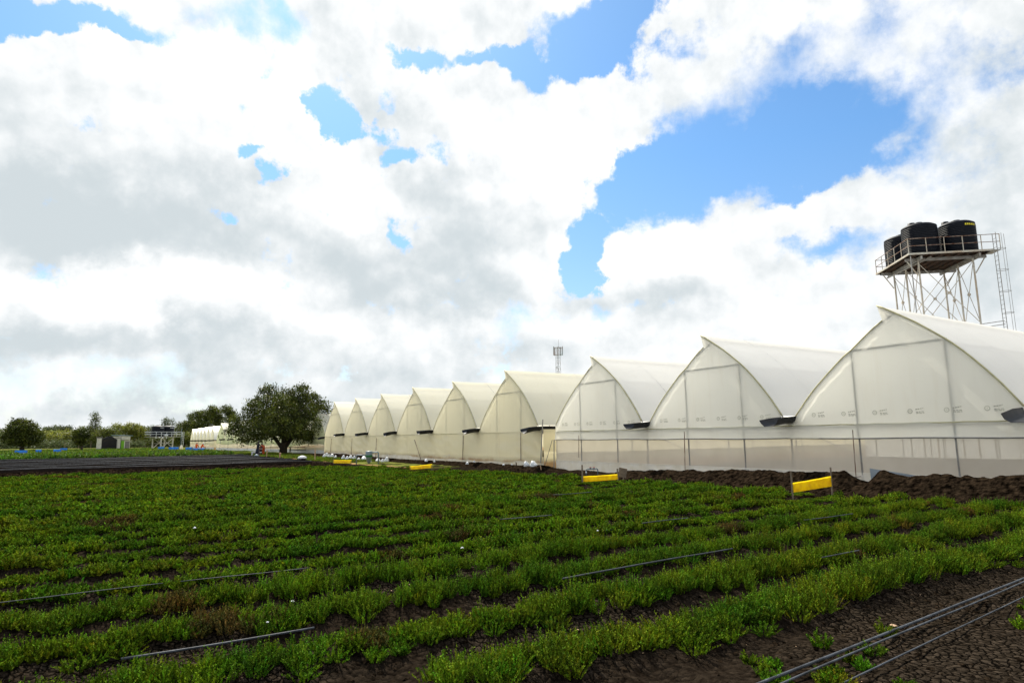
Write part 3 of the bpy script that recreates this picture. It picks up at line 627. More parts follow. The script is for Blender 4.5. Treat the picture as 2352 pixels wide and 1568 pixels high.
# ties and scraps
def scrap(px, py, s, label, z=0.25, mat='white'):
    g = ground(px, py, z); b = MB(); seed = random.Random(px)
    nn = 7
    ring = [(s*seed.uniform(0.5, 1.1)*math.cos(2*math.pi*i/nn), s*seed.uniform(0.3, 0.9)*math.sin(2*math.pi*i/nn), s*seed.uniform(-0.15, 0.3)) for i in range(nn)]
    b.add(ring + [(0, 0, s*0.6), (0, 0, -s*0.1)], [(i, (i+1) % nn, nn) for i in range(nn)] + [((i+1) % nn, i, nn+1) for i in range(nn)])
    ob = b.build('plastic_scrap', M[mat], loc=g); return tag(ob, label, 'litter')
scrap(447, 1212, 0.055, 'small white plastic scrap on bushes at left of the field')
scrap(1062, 1258, 0.04, 'small white scrap among the rows at field centre')
scrap(672, 1380, 0.03, 'tiny white scrap on a dry bush at lower left', 0.2)
scrap(1373, 1218, 0.035, 'white tie on the black hose near field centre', 0.2)
scrap(614, 1428, 0.02, 'white tie around the hose at lower left', 0.2)

def stone(px, py, s, label):
    g = ground(px, py, 0.02); bm = bmesh.new(); bmesh.ops.create_icosphere(bm, subdivisions=2, radius=1)
    for v in bm.verts: v.co *= 1+0.15*math.sin(v.co.x*5+px)+0.1*math.cos(v.co.y*7); v.co = Vector((v.co.x*s, v.co.y*s*0.75, v.co.z*s*0.5))
    me = bpy.data.meshes.new('stone'); bm.to_mesh(me); bm.free(); me.materials.append(M['pale_wood'])
    ob = bpy.data.objects.new('stone', me); COL.objects.link(ob); ob.location = g; tag(ob, label, 'stone')
stone(2052, 1437, 0.04, 'pale stone below the lowest hose at bottom right')
stone(1206, 1329, 0.035, 'small pale stone on the soil between rows near centre')

# ---------------------------------------------------------------- greenhouses
ARC_L0 = [(0, 2.70), (0.57, 3.41), (1.01, 3.87), (1.54, 4.36), (2.06, 4.82), (2.41, 5.05), (2.81, 5.39), (3.23, 5.72), (3.57, 5.94)]
ARC_R0 = [(3.43, 6.51), (3.57, 6.43), (4.02, 6.14), (4.6, 5.76), (5.11, 5.36), (5.54, 5.01), (5.88, 4.69), (6.22, 4.32), (6.61, 3.86), (6.92, 3.46), (7.19, 3.07), (7.4, 2.75)]
BAY = 8.0
def interp_arc(arc, n):
    xs = [a[0] for a in arc]; zs = [a[1] for a in arc]
    d = np.concatenate([[0], np.cumsum(np.hypot(np.diff(xs), np.diff(zs)))]); s = np.linspace(0, d[-1], n)
    return np.interp(s, d, xs), np.interp(s, d, zs)
def grid_mesh(X, Y, Z):
    nx, ny = X.shape; idx = np.arange(nx*ny).reshape(nx, ny)
    F = np.stack([idx[:-1, :-1], idx[1:, :-1], idx[1:, 1:], idx[:-1, 1:]], -1).reshape(-1, 4)
    return np.stack([X, Y, Z], -1).reshape(-1, 3), F
def sheet_part(name, X, Y, Z, mat, root, smooth=True):
    V, F = grid_mesh(X, Y, Z); return npmesh(name, V, F, mat, root, smooth=smooth)
def bar_mesh(p, q, r, n=6): return MB().tube([p, q], r, n)

def greenhouse(name, loc, rz, nb, Lg, label, gable, roof, style, zs=1.0, detail=True, marks=False, rods=(), bay=BAY, gut_out=1.1):
    root = empty(name, loc, rz, label, 'greenhouse')
    sx = bay/BAY; W = nb*bay
    hoop = 3.0; nh = int(Lg/hoop)
    ys = np.linspace(0, nh*hoop, nh*4+1) if detail else np.linspace(0, nh*hoop, 3)
    sagp = np.abs(np.sin(np.pi*ys/hoop))
    for k in range(nb):
        u0 = k*bay; sd = k*7+int(abs(loc[0]))
        jz = 1 + 0.018*math.sin(sd*2.3+1); jx = 0.07*math.sin(sd*1.7)
        ARC_L = [(x + jx*math.sin(x/3.57*math.pi/2), 2.70+(z-2.70)*jz) for x, z in ARC_L0]
        ARC_R = [(x + jx*max(0, 1-(x-3.43)/3.9), 2.75+(z-2.75)*jz) for x, z in ARC_R0]
        ul, ur, zl, zr = ARC_L[-1][0], ARC_R[0][0], ARC_L[-1][1], ARC_R[0][1]
        # roof sheets
        for nm, arc, n in (('roof_sheet', ARC_R, 22), ('roof_sheet', ARC_L, 14)):
            ax, azz = interp_arc(arc, n); A, Yg = np.meshgrid(ax, ys, indexing='ij'); Z, _ = np.meshgrid(azz, ys, indexing='ij')
            sg, _ = np.meshgrid(np.sin(np.linspace(0, np.pi, n)), ys, indexing='ij')
            sag = 0.055*sg*sagp[None, :] + 0.03*fbm(A*0.7+sd, Yg*0.25, 2, sd)
            sheet_part(nm, u0+A*sx, Yg, (Z-sag)*zs, roof, root)
        ve = np.array([[ul, (ul+ur)/2, ur]]).T; vz = np.array([[zl, (zl+zr)/2, zr-0.02]]).T
        Yv = np.array([[0, ys[-1]]]*3)
        sheet_part('vent_net', u0+np.repeat(ve, 2, 1)*sx+0.004, Yv, np.repeat(vz, 2, 1)*zs, M['net'], root)
        # front gable: left and right pieces, grid filled, with slight creases
        bot = 2.35
        b = MB()
        for (ua, ub, arc) in ((0.0, ul, ARC_L), (ul, 7.4, ARC_R), (7.4, 8.0, None)):
            nu = 18 if arc is not None else 3; nz = 12
            us = np.linspace(ua, ub, nu)
            tops = np.interp(us, [a[0] for a in arc], [a[1] for a in arc]) if arc is not None else np.full(nu, 2.62)
            G = []
            for i in range(nu):
                for j in range(nz+1):
                    z = bot+(tops[i]-bot)*j/nz; u = us[i]
                    env = min(1, (z-bot)*3)*min(1, (tops[i]-z)*2+0.1)
                    y = -0.045 + (0.022*float(fbm(u*0.6+sd, z*0.6, 2, 3)) + 0.005*math.sin(u*9+z*3+sd))*env
                    G.append((u0+u*sx, y, z*zs))
            fs = [(i*(nz+1)+j, (i+1)*(nz+1)+j, (i+1)*(nz+1)+j+1, i*(nz+1)+j+1) for i in range(nu-1) for j in range(nz)]
            b.add(G, fs)
        b.add([(u0+ul*sx, -0.045, zl*zs), (u0+ul*sx, -0.045, (zr-0.09)*zs), (u0+ur*sx, -0.045, zr*zs)], [(0, 1, 2)])
        mats = [gable]
        if marks:
            mats = [gable, M['print']]
            for u in (0.78, 1.95, 3.08, 4.25, 5.36, 6.48):
                if u > 7: continue
                z = 2.735; yy = -0.062
                n = 12
                ring = [(u0+u+0.085*math.cos(2*math.pi*i/n), yy, z+0.085*math.sin(2*math.pi*i/n)) for i in range(n)] + [(u0+u+0.05*math.cos(2*math.pi*i/n), yy, z+0.05*math.sin(2*math.pi*i/n)) for i in range(n)]
                b.add(ring, [(i, (i+1) % n, n+(i+1) % n, n+i) for i in range(n)], 1)
                b.box((u0+u, yy, z), (0.03, 0.004, 0.03), 0, 1)
                for q, (dx, dz, w, hgt) in enumerate(((0.20, 0.06, 0.05, 0.035), (0.27, 0.066, 0.05, 0.035), (0.34, 0.075, 0.05, 0.03), (0.40, 0.09, 0.04, 0.025), (0.21, -0.03, 0.06, 0.03), (0.30, -0.03, 0.06, 0.03), (0.39, -0.025, 0.07, 0.03), (0.22, -0.075, 0.07, 0.026), (0.33, -0.073, 0.08, 0.026), (0.42, -0.07, 0.04, 0.026))):
                    b.box((u0+u+dx, yy, z+dz), (w, 0.004, hgt), 0, 1)
        go_ = b.build('gable_sheet', mats, root, smooth=True)
        # edge welt and hoops
        lx, lz = interp_arc(ARC_L, 14); rx, rz_ = interp_arc(ARC_R, 20)
        e = MB()
        e.tube([(u0+x*sx, -0.035, z*zs+0.012) for x, z in zip(lx, lz)], 0.026, 6)
        e.tube([(u0+x*sx, -0.035, z*zs+0.012) for x, z in zip(rx, rz_)], 0.030, 6)
        e.build('edge_trim', M['trim'], root, smooth=True)
        if detail:
            for hi in range(nh+1):
                e = MB()
                yy = hi*hoop + (0.03 if hi == 0 else 0)
                e.tube([(u0+x*sx, yy, z*zs-0.035) for x, z in zip(lx, lz)], 0.026, 6, cap=False)
                e.tube([(u0+x*sx, yy, z*zs-0.035) for x, z in zip(rx, rz_)], 0.026, 6, cap=False)
                e.build('roof_hoop', M['steel'], root)
            # purlins
            for (u, z) in ((5.54, 5.01), (2.41, 5.05), (3.3, 5.70)):
                bar_mesh((u0+u*sx-0.04, 0, (z-0.17)*zs), (u0+u*sx-0.04, ys[-1], (z-0.17)*zs), 0.024).build('purlin', M['steel'], root)
            bar_mesh((u0+2.38*sx, 0.0, 5.0*zs), (u0+5.56*sx, 0.0, 5.0*zs), 0.036).build('cross_bar', M['steel'], root)
            bar_mesh((u0+3.2*sx, 0.0, 5.62*zs), (u0+4.05*sx, 0.0, 6.10*zs), 0.034).build('ridge_brace', M['steel'], root)
            for u in (2.42, 5.5):
                bar_mesh((u0+u*sx, 0.0, 0), (u0+u*sx, 0.0, 5.0*zs), 0.036).build('gable_post', M['steel'], root)
        else:
            bar_mesh((u0+2.38*sx, -0.06, 5.0*zs), (u0+5.56*sx, -0.06, 5.0*zs), 0.03).build('cross_bar', M['curtain'], root)
        # rear gable
        b = MB()
        outline = [(u0+x*sx, ys[-1], z*zs) for x, z in zip(lx, lz)] + [(u0+x*sx, ys[-1], z*zs) for x, z in zip(rx, rz_)]
        cen = (u0+3.6*sx, ys[-1], 2.3*zs)
        pts = [(u0, ys[-1], 0)] + outline + [(u0+bay, ys[-1], 2.6*zs), (u0+bay, ys[-1], 0)]
        b.add([cen]+pts, [(0, i+1, i+2) for i in range(len(pts)-1)]+[(0, len(pts), 1)])
        b.build('rear_sheet', gable, root)
        # gutter: black liner trough standing out in front
        nn = 7; r0 = 0.34*sx
        def gut(y, w, zz, skew=0.0): return [(u0+bay-0.30*sx+w*math.sin(a)+skew, y, zz - 0.30*math.cos(a)+0.02*math.sin(5*a+k)) for a in np.linspace(-1.45, 1.45, nn)]
        yl = [-gut_out, -gut_out*0.55, 0.0, ys[-1]]
        rings = [gut(-gut_out-0.1*(k % 2), 0.42, (2.66-0.05*(k % 3))*zs, -0.08), gut(-gut_out*0.5, 0.37, 2.70*zs, -0.03), gut(-0.05, r0, 2.74*zs), gut(ys[-1], r0, 2.74*zs)]
        G = [v for rg in rings for v in rg]
        fs = [(i*nn+j, i*nn+j+1, (i+1)*nn+j+1, (i+1)*nn+j) for i in range(3) for j in range(nn-1)]
        b = MB(); b.add(G, fs)
        b.add([(x, y, z-0.012) for x, y, z in G], [f[::-1] for f in fs])
        b.build('gutter', M['black_film'], root, smooth=True)
    # posts under the gutters
    py_ = [0.03+hoop*i for i in range(0, nh+1, 2)] if detail else [0.03]
    proto = None
    for k in range(nb+1):
        for y in py_:
            if proto is None: proto = bar_mesh((0, 0, 0), (0, 0, 2.42*zs), 0.035).build('post', M['steel'], root)
            if (k, y) == (0, py_[0]): proto.location = (0.0, y, 0); continue
            c = proto.copy(); COL.objects.link(c); c.parent = root; c.location = (k*bay-(0.3 if 0 < k else 0), y, 0)
    # front wall
    def wall(nm, z0, z1, y, mat, wr, nz=6, wav=0.0, x0=0.0, x1=None, ph=0.0, sagz=0.0, fold=0.0):
        x1 = W if x1 is None else x1
        nx_ = max(8, int((x1-x0)*6)); xs = np.linspace(x0, x1, nx_); zz = np.linspace(0, 1, nz+1)
        X, T = np.meshgrid(xs, zz, indexing='ij')
        lo = z0 + sagz*fbm(X*0.22+ph, X*0, 3, 5); Z = lo+(z1-lo)*T
        Yw = y + wr*(fbm(X*0.8+Z*1.2+ph, Z*1.6-X*0.25, 2, 12)) + wav*np.sin(X*5+ph)*(1-T) + fold*np.sin(X*2.2+Z*9+3*vnoise(X*0.5, X*0, 8))*np.clip(vnoise(X*0.35+ph, X*0, 9)*4, 0, 1)
        return sheet_part(nm, X, Yw, Z*zs, mat, root)
    if style == 'net':
        wall('curtain', 1.86, 2.36, -0.07, M['curtain'] if not marks else gable, 0.10, 6, ph=3)
        wall('net_wall', 0.60, 1.88, -0.015, M['net'], 0.02, 4)
        wall('skirt_sheet', -0.02, 0.66, -0.05, M['skirt'], 0.06, 5)
        b = MB(); b.tube([(x, -0.10+0.015*math.sin(x*2), (1.85+0.012*math.sin(x*1.3))*zs) for x in np.linspace(0, W, nb*8)], 0.025, 6); b.build('curtain_roller', M['steel'], root)
        bar_mesh((0.0, 0.02, 2.30*zs), (W, 0.02, 2.30*zs), 0.03).build('eave_bar', M['steel'], root)
        bar_mesh((bay*1+0.4, 0.10, 1.95*zs), (bay*1+3.2, 0.10, 1.0*zs), 0.022).build('brace', M['steel'], root)
        bar_mesh((bay*2+0.6, 0.10, 1.95*zs), (bay*2+2.4, 0.10, 1.2*zs), 0.022).build('brace', M['steel'], root)
    elif style == 'closed':
        wall('curtain', 0.46, 2.38, -0.09, M['curtain'], 0.07, 14, ph=1, sagz=0.28, fold=0.022)
        wall('skirt_sheet', -0.02, 0.80, -0.03, M['skirt'], 0.06, 5)
    else:
        wall('curtain', 1.35, 2.38, -0.08, gable, 0.10, 5, ph=2, sagz=0.7)
        wall('net_wall', 0.4, 1.9, -0.02, M['net'], 0.02, 3)
        wall('skirt_sheet', -0.02, 0.55, -0.06, M['white'], 0.10, 4, ph=5, sagz=0.1)
    # seam rope under the gables
    b = MB(); b.tube([(x, -0.06, (2.345+0.008*math.sin(x*11))*zs) for x in np.linspace(0, W, nb*20)], 0.02, 5); b.build('seam_rope', M['trim'], root)
    # side walls
    for X, nm in ((0.0, 'side_sheet'), (W, 'side_sheet')):
        Yg, Zg = np.meshgrid(ys, np.linspace(0.0, 2.72 if X == 0 else 2.5, 7)*zs, indexing='ij')
        sheet_part(nm, X + 0.05*fbm(Yg*0.8, Zg*1.5, 3, 3), Yg, Zg, M['curtain'], root)
    # crank rods leaning on the front
    for (x, z0, z1, lean, mt, rr) in rods:
        b = MB(); b.tube([(x, -0.16-0.05, z0), (x+lean, -0.16, z1)], rr, 6)
        if z0 < 0.6 and lean == 0: b.tube([(x, -0.21, z0), (x+0.18, -0.21, z0+0.03)], rr*0.8, 5)
        b.build('crank_rod', M[mt], root)
    return root
A0 = -31.34
gA = greenhouse('greenhouse', (A0, 22.6, 0), 0, 4, 33, 'large near greenhouse at right with insect net walls and printed white sheeting', M['gable'], M['roof'], 'net', marks=True,
    rods=[(18.29, 0.50, 2.15, 0, 'rusty', 0.016), (10.3, 0.42, 2.2, 0.03, 'rusty', 0.018), (2.4, 0.86, 2.1, 0, 'rusty', 0.016), (-0.02, 0.0, 1.86, 0, 'steel', 0.03), (-1.1, 0.05, 1.86, 0.9, 'steel', 0.018)])
gB = greenhouse('greenhouse', (-80.7, 22.6, 0), 0, 6, 36, 'cream greenhouse of six pointed bays in mid picture with closed curtains', M['gable_old'], M['roof_old'], 'closed',
    rods=[(3.2, 0.55, 2.13, 0.03, 'rusty', 0.028), (11.1, 0.38, 2.15, 0, 'rusty', 0.028), (18.85, 0.25, 2.1, 0, 'rusty', 0.028), (29.9, 0.25, 1.9, -1.5, 'rusty', 0.028), (37.6, 0.42, 2.2, 0, 'rusty', 0.025), (45.7, 0.55, 2.3, -0.05, 'rusty', 0.025), (47.95, 0.45, 3.1, 0.25, 'steel', 0.035)])
gC = greenhouse('greenhouse', (-158.5, 20.0, 0.0), R(5.2), 9, 33, 'pale green greenhouse row behind the big shade tree', M['gable_green'], M['roof_old'], 'part', detail=False, zs=0.9, bay=7.4,
    rods=[(x, 0.3, 2.0, 0, 'steel', 0.04) for x in (4, 11, 18.5, 26, 33, 41, 48, 55)])
gD = greenhouse('greenhouse', (-216.5, 20.0, 0.0), 0, 7, 30, 'farthest small cream greenhouse beyond the two orange workers', M['gable_old'], M['roof'], 'part', detail=False, zs=0.84, bay=7.7)
xs, zz = np.meshgrid(np.linspace(18.75, 20.5, 12), np.linspace(0.0, 0.82, 6), indexing='ij')
sheet_part('patch_sheet', xs, -0.13+0.03*np.sin(xs*6+zz*4), zz*(1-0.25*(xs-18.75)/1.75), M['patch'], gA)
# net screen between the two middle greenhouses
s = empty('net_screen', (-93.2, 27.0, 0), 0, 'beige net screen closing the gap right of the shade tree', 'screen')
xs, zz = np.meshgrid(np.linspace(0, 12.3, 30), np.linspace(0, 2.3, 5), indexing='ij')
sheet_part('net_sheet', xs, 0.03*np.sin(xs*3), zz, M['skirt'], s)
for x in (0.05, 4.0, 8.2, 12.2): bar_mesh((x, -0.06, 0), (x, -0.06, 2.4), 0.04).build('post', M['steel'], s)

# ---------------------------------------------------------------- yellow insect strips
def strip(p, q, z0a, z1a, z0b, z1b, stakes, mat, label, group, sheeth=None):
    P = Vector((p[0], p[1], 0)); Q = Vector((q[0], q[1], 0)); d = Q-P; L_ = d.length; rz = math.atan2(d.y, d.x)
    root = empty('insect_strip', P, rz, label, 'insect trap', group)
    n = 24; G = []
    for side in (0.016, -0.016):
        for i in range(n+1):
            t = i/n; a = z0a+(z0b-z0a)*t; b_ = z1a+(z1b-z1a)*t; s_ = 0.012*math.sin(math.pi*t)
            for j in range(5):
                v = j/4
                G.append((L_*t, side + 0.009*math.sin(j*2.4+t*3)*(1 if 0 < t < 1 else 0.2), a+(b_-a)*v - s_*(v > 0.5)*0.8 + 0.002*math.sin(t*19+j)))
    m_ = 5; o2 = (n+1)*m_; fs = []
    for k in (0, o2):
        for i in range(n):
            for j in range(m_-1): fs.append((k+i*m_+j, k+(i+1)*m_+j, k+(i+1)*m_+j+1, k+i*m_+j+1))
    for j in range(m_-1):
        fs.append((j, j+1, o2+j+1, o2+j)); fs.append((n*m_+j, n*m_+j+1, o2+n*m_+j+1, o2+n*m_+j))
    MB().add(G, fs).build('film_sheet', mat, root, smooth=True)
    for (t, ztop, thick, lean) in stakes:
        MB().box((L_*t+lean*0.5, 0, ztop/2-0.05), (thick, thick*0.6, ztop+0.1), 0, 0, 0, lean/max(ztop, 0.1)).build('stake', M['wood'], root)
    return root
strip((-12.80, 18.36), (-12.50, 20.0), 0.20, 0.50, 0.33, 0.66, [(0.0, 0.86, 0.05, 0.0), (1.0, 0.94, 0.05, 0.02)], M['yellow'], 'largest yellow film strip on stakes in front of the near greenhouse', 'yellow insect strips')
strip((-22.08, 17.25), (-22.05, 19.24), 0.09, 0.34, 0.12, 0.36, [(0.0, 0.82, 0.06, 0.0), (1.0, 0.60, 0.06, -0.03)], M['yellow'], 'yellow film strip below the grey pipe valve at field edge', 'yellow insect strips')
strip((-37.3, 15.7), (-36.6, 16.9), 0.12, 0.34, 0.22, 0.46, [(0.02, 0.30, 0.05, 0.0), (0.98, 0.40, 0.05, 0.0)], M['yellow'], 'third yellow film strip, in front of the six bay greenhouse', 'yellow insect strips')
strip((-50.6, 14.85), (-49.2, 15.85), 0.18, 0.44, 0.18, 0.44, [(0.02, 0.66, 0.05, 0.0), (0.98, 0.40, 0.05, 0.0)], M['yellow'], 'smallest and farthest yellow film strip beside the white sacks', 'yellow insect strips')
o = empty('wooden_stake', (-13.5, 19.7, 0), 0.2, 'short grey wooden peg behind the largest yellow strip', 'stake')
MB().box((0, 0, 0.13), (0.05, 0.04, 0.36), 0.1).build('peg', M['wood'], o)
# leaning grey board at the second strip
o = empty('board', (-22.15, 19.6, 0), R(40), 'grey weathered board leaning by the second yellow strip', 'board')
MB().box((0, 0, 0.40), (0.36, 0.03, 0.42), 0, 0, 0.15, 0.2).build('panel', M['wood'], o)
MB().box((0.02, 0.04, 0.2), (0.05, 0.05, 0.5), 0, 0, 0, 0.15).build('batten', M['wood'], o)
# blue strips
BL = [(32, 63, 1043, 'longest blue strip at left near the dark round tree'), (80, 96, 1040.5, 'small blue strip second from the left edge'), (121, 141, 1039.5, 'small tilted blue strip left of the slim dark tree'), (137, 155, 1036, 'pale thin blue strip farthest left by the hedge'),
      (362, 378, 1032.5, 'short blue strip under the distant tank stand'), (386, 411, 1034, 'blue strip right of the distant tank stand'), (425, 441, 1035, 'thin blue strip left of the orange workers'), (441, 471, 1038, 'long blue strip in front of the orange workers')]
for x0, x1, y, l in BL:
    a = ground(x0, y, 0.1); b_ = ground(x1, y-0.4, 0.1)
    h_ = 0.55
    strip((a.x, a.y), (b_.x, b_.y), 0.22, 0.22+h_, 0.22, 0.22+h_, [(0.03, 0.85, 0.08, 0), (0.97, 0.85, 0.08, 0)], M['blue'], l, 'blue insect strips')

# ---------------------------------------------------------------- stakes, sacks, valves near the greenhouses
def peg(px, py, h, w, label, lean=0.0, mat='pale_wood', n=1):
    g = ground(px, py, 0.0); o = empty('wooden_stake', g, 0, label, 'stake')
    for i in range(n):
        MB().box((i*0.28-lean*0.2, 0, h/2-0.05), (w, w*0.8, h+0.1), 0.3, 0, 0, lean+0.2*i).build('peg', M[mat], o)
peg(642, 1052, 0.62, 0.10, 'pair of crossed pale stakes on the grass below the shade tree', 0.10, n=2)
peg(723, 1057, 1.10, 0.09, 'single tall pale stake right of the shade tree', 0.0)
peg(1186, 1076, 0.42, 0.07, 'short brown stake right of the third yellow strip', -0.15, 'wood')
peg(1242, 1084, 0.40, 0.05, 'short pale stake at the corner of the six bay greenhouse', -0.25)
def sack(g, s, label, seed):
    rr = random.Random(seed); bm = bmesh.new(); bmesh.ops.create_icosphere(bm, subdivisions=3, radius=1)
    a, b_, c_ = rr.uniform(0, 9), rr.uniform(0, 9), rr.uniform(0, 9); sq = rr.uniform(0.85, 1.25)
    for v in bm.verts:
        k = 1 + 0.16*math.sin(v.co.x*3+a) + 0.13*math.sin(v.co.y*4+b_) + 0.10*math.sin(v.co.z*6+c_+v.co.x*3)
        v.co = Vector((v.co.x*s*k*1.05, v.co.y*s*k*0.8, max(-0.35, v.co.z)*s*k*0.8*sq + (0.35*s if v.co.z > 0.75 else 0)))
    me = bpy.data.meshes.new('white_sack'); bm.to_mesh(me); bm.free(); me.materials.append(M['white'])
    for p_ in me.polygons: p_.use_smooth = True
    ob = bpy.data.objects.new('white_sack', me); COL.objects.link(ob); ob.location = (g.x, g.y, g.z+s*0.28); tag(ob, label, 'sack')
SK = [(1297, 1823, .33, 'leftmost of the row of white sacks'), (1307, 1819, .36, 'second white sack from the left, on the bank'), (1316, 1822, .30, 'third white sack from the left'), (1328, 1824, .36, 'fourth white sack, below the dark clods'), (1342, 1827, .28, 'fifth white sack in the row'),
      (1372, 1831, .36, 'low white sack at middle of the row'), (1388, 1832, .32, 'white sack just right of the row middle'), (1404, 1829, .38, 'bulky white sack beyond the first yellow strip'), (1418, 1831, .30, 'white sack with a dent behind the strip end'), (1436, 1836, .26, 'small white sack left of the peaked one'),
      (1456, 1835, .46, 'tallest peaked white sack left of the filter'), (1478, 1841, .30, 'white sack directly left of the green filter'), (1512, 1840, .36, 'white sack directly right of the green filter'), (1530, 1842, .24, 'small white sack, second from the right end'), (1546, 1840, .34, 'rightmost big white sack of the row')]
for i, (x, y, s_, l) in enumerate(SK):
    g = ground(x*0.57422, (y+7)*0.57422, 0.0); g.y = min(g.y, 20.9)
    gg = at_y(x*0.57422, (y+5)*0.57422, g.y); sack(gg, s_*0.68, l, i)
for i, (x, y, s_, l) in enumerate([(1705, 1842, .26, 'crumpled white plastic on the bank below the sloping rod'), (1738, 1844, .16, 'small white plastic piece beside the crumpled one'), (1868, 1853, .20, 'flat white plastic lump on the bank at mid greenhouse'), (1896, 1845, .13, 'small white plastic bit on the earth bank crest'),
      (2015, 1857, .13, 'white plastic bit left of the large pile near the corner'), (2048, 1856, .10, 'tiny white plastic bit near the corner post'), (2106, 1860, .28, 'left part of the white plastic heap at greenhouse corner'), (2136, 1862, .36, 'large crumpled white plastic heap at greenhouse corner')]):
    g = at_y(x*0.57422, (y+3)*0.57422, 20.75 if x < 2080 else 20.6); sack(g, s_*0.6, l, 40+i)
g = ground(694, 1057); o = empty('lidded_bucket', g, 0, 'white topped dark bucket on the bare soil in front of the shade tree', 'bucket')
MB().lathe([(0.01, 0), (0.33, 0), (0.38, 0.2), (0.36, 0.22)], n=20).build('bucket_body', M['black'], o, True)
MB().lathe([(0.42, 0.2), (0.43, 0.26), (0.36, 0.38), (0.15, 0.46), (0.0, 0.47)], n=20).build('lid', M['white'], o, True)
g = ground(592*1.0-0.0, 1052); 
# filter with pipes
g = ground(847, 1066); o = empty('water_filter', g, R(50), 'dark green water filter on grey pipes in front of the white sacks', 'water filter')
MB().lathe([(0.02, 0.05), (0.13, 0.12), (0.24, 0.55), (0.27, 0.60), (0.27, 1.02), (0.22, 1.06), (0.0, 1.07)], n=18).build('filter_body', M['pvc'], o, True)
MB().lathe([(0.275, 0.58), (0.285, 0.60), (0.285, 0.72), (0.275, 0.74)], n=18).build('green_band', M['green_plastic'], o, True)
MB().tube([(0.2, 0, 0.95), (0.75, 0, 0.97), (0.80, 0, 0.9), (0.80, 0, 0)], 0.055, 8).build('outlet_pipe', M['pvc'], o, True)
MB().tube([(-0.2, 0, 0.75), (-1.0, 0, 0.75), (-1.05, 0, 0.68), (-1.05, 0, 0)], 0.045, 8).build('inlet_pipe', M['pvc'], o, True)
# valve set
g = ground(1371, 1104, 0); g = Vector((-23.6, 19.35, 0)); o = empty('valve_set', at_y(1345, 1098, 19.1), R(64), 'grey irrigation valve pipes with red taps behind the second yellow strip', 'valve'); o.location = at_y(1347, 1098, 20.6); o.location.z = 0.02; o.scale = (0.52, 0.52, 0.55)
MB().tube([(0, 0, -0.05), (0, 0, 0.56), (0.03, 0, 0.63), (0.10, 0, 0.66), (1.05, 0, 0.68), (1.12, 0, 0.65), (1.15, 0, 0.58), (1.15, 0, -0.05)], 0.055, 10).build('pipe', M['pvc'], o, True)
for x in (0.42, 0.78):
    v_ = MB().lathe([(0.0, 0.60), (0.075, 0.60), (0.085, 0.66), (0.085, 0.74), (0.05, 0.77), (0.0, 0.77)], (x, 0, 0), 12).build('valve', M['pvc'], o, True)
    MB().box((x, 0, 0.80), (0.17, 0.05, 0.06)).build('tap_handle', M['red'], v_)
MB().lathe([(0.075, 0.0), (0.075, 0.12), (0.06, 0.14)], (0, 0, 0.32), 12).build('coupling', M['white'], o, True)
# small white stand left of the workers
g = ground(578, 1046); o = empty('water_trough', g, R(52), 'small white trough on a short leg left of the dark dressed worker', 'trough')
MB().box((0.65, 0, 0.44), (1.35, 0.3, 0.12)).build('trough', M['white'], o); MB().box((0.08, 0, 0.19), (0.14, 0.2, 0.42)).build('leg', M['white'], o)
g = ground(589, 1047.5); o = empty('bowl', g, 0, 'pale blue bowl upturned on the ground before the workers', 'bowl')
MB().lathe([(0.0, 0.26), (0.16, 0.24), (0.27, 0.12), (0.30, 0.0)], n=16).build('shell', M['pvc'], o, True)

# ---------------------------------------------------------------- trees
def leaves(lobes, nleaf, size, seed, clump=26, cr=0.55, droop=0.3, fill=0.5):
    g = np.random.default_rng(seed); lob = np.array(lobes, float)
    vol = lob[:, 3]*lob[:, 4]*lob[:, 5]; w = vol**0.75; w /= w.sum()
    nc = nleaf//clump; k = g.choice(len(lob), nc, p=w)
    d = g.normal(0, 1, (nc, 3)); d /= np.linalg.norm(d, axis=1, keepdims=True)
    rr = fill + (1.04-fill)*np.sqrt(g.uniform(0, 1, nc))
    cc = lob[k, :3] + d*lob[k, 3:6]*rr[:, None]
    ct = np.clip(g.normal(1, 0.36, nc), 0.4, 2.0)
    c = np.repeat(cc, clump, 0); tint = np.repeat(ct, clump)
    off = g.normal(0, 1, (len(c), 3))*cr*0.5; off[:, 2] = off[:, 2]*0.8 - droop*np.abs(off[:, 0]+off[:, 1])*0.5
    c = c+off; n = len(c)
    a = g.normal(0, 1, (n, 3)); a[:, 2] -= droop; a /= np.linalg.norm(a, axis=1, keepdims=True)
    b = np.cross(a, g.normal(0, 1, (n, 3))); b /= np.linalg.norm(b, axis=1, keepdims=True)+1e-9
    s = size*g.uniform(0.6, 1.3, n)[:, None]
    V = np.stack([c-a*s*0.5, c+b*s*0.28, c+a*s*0.5, c-b*s*0.28], 1).reshape(-1, 3)
    T = np.repeat(np.stack([tint*g.uniform(0.85, 1.2, n), tint, tint, np.ones(n)], 1), 4, 0)
    return V, np.arange(len(V)).reshape(-1, 4), T
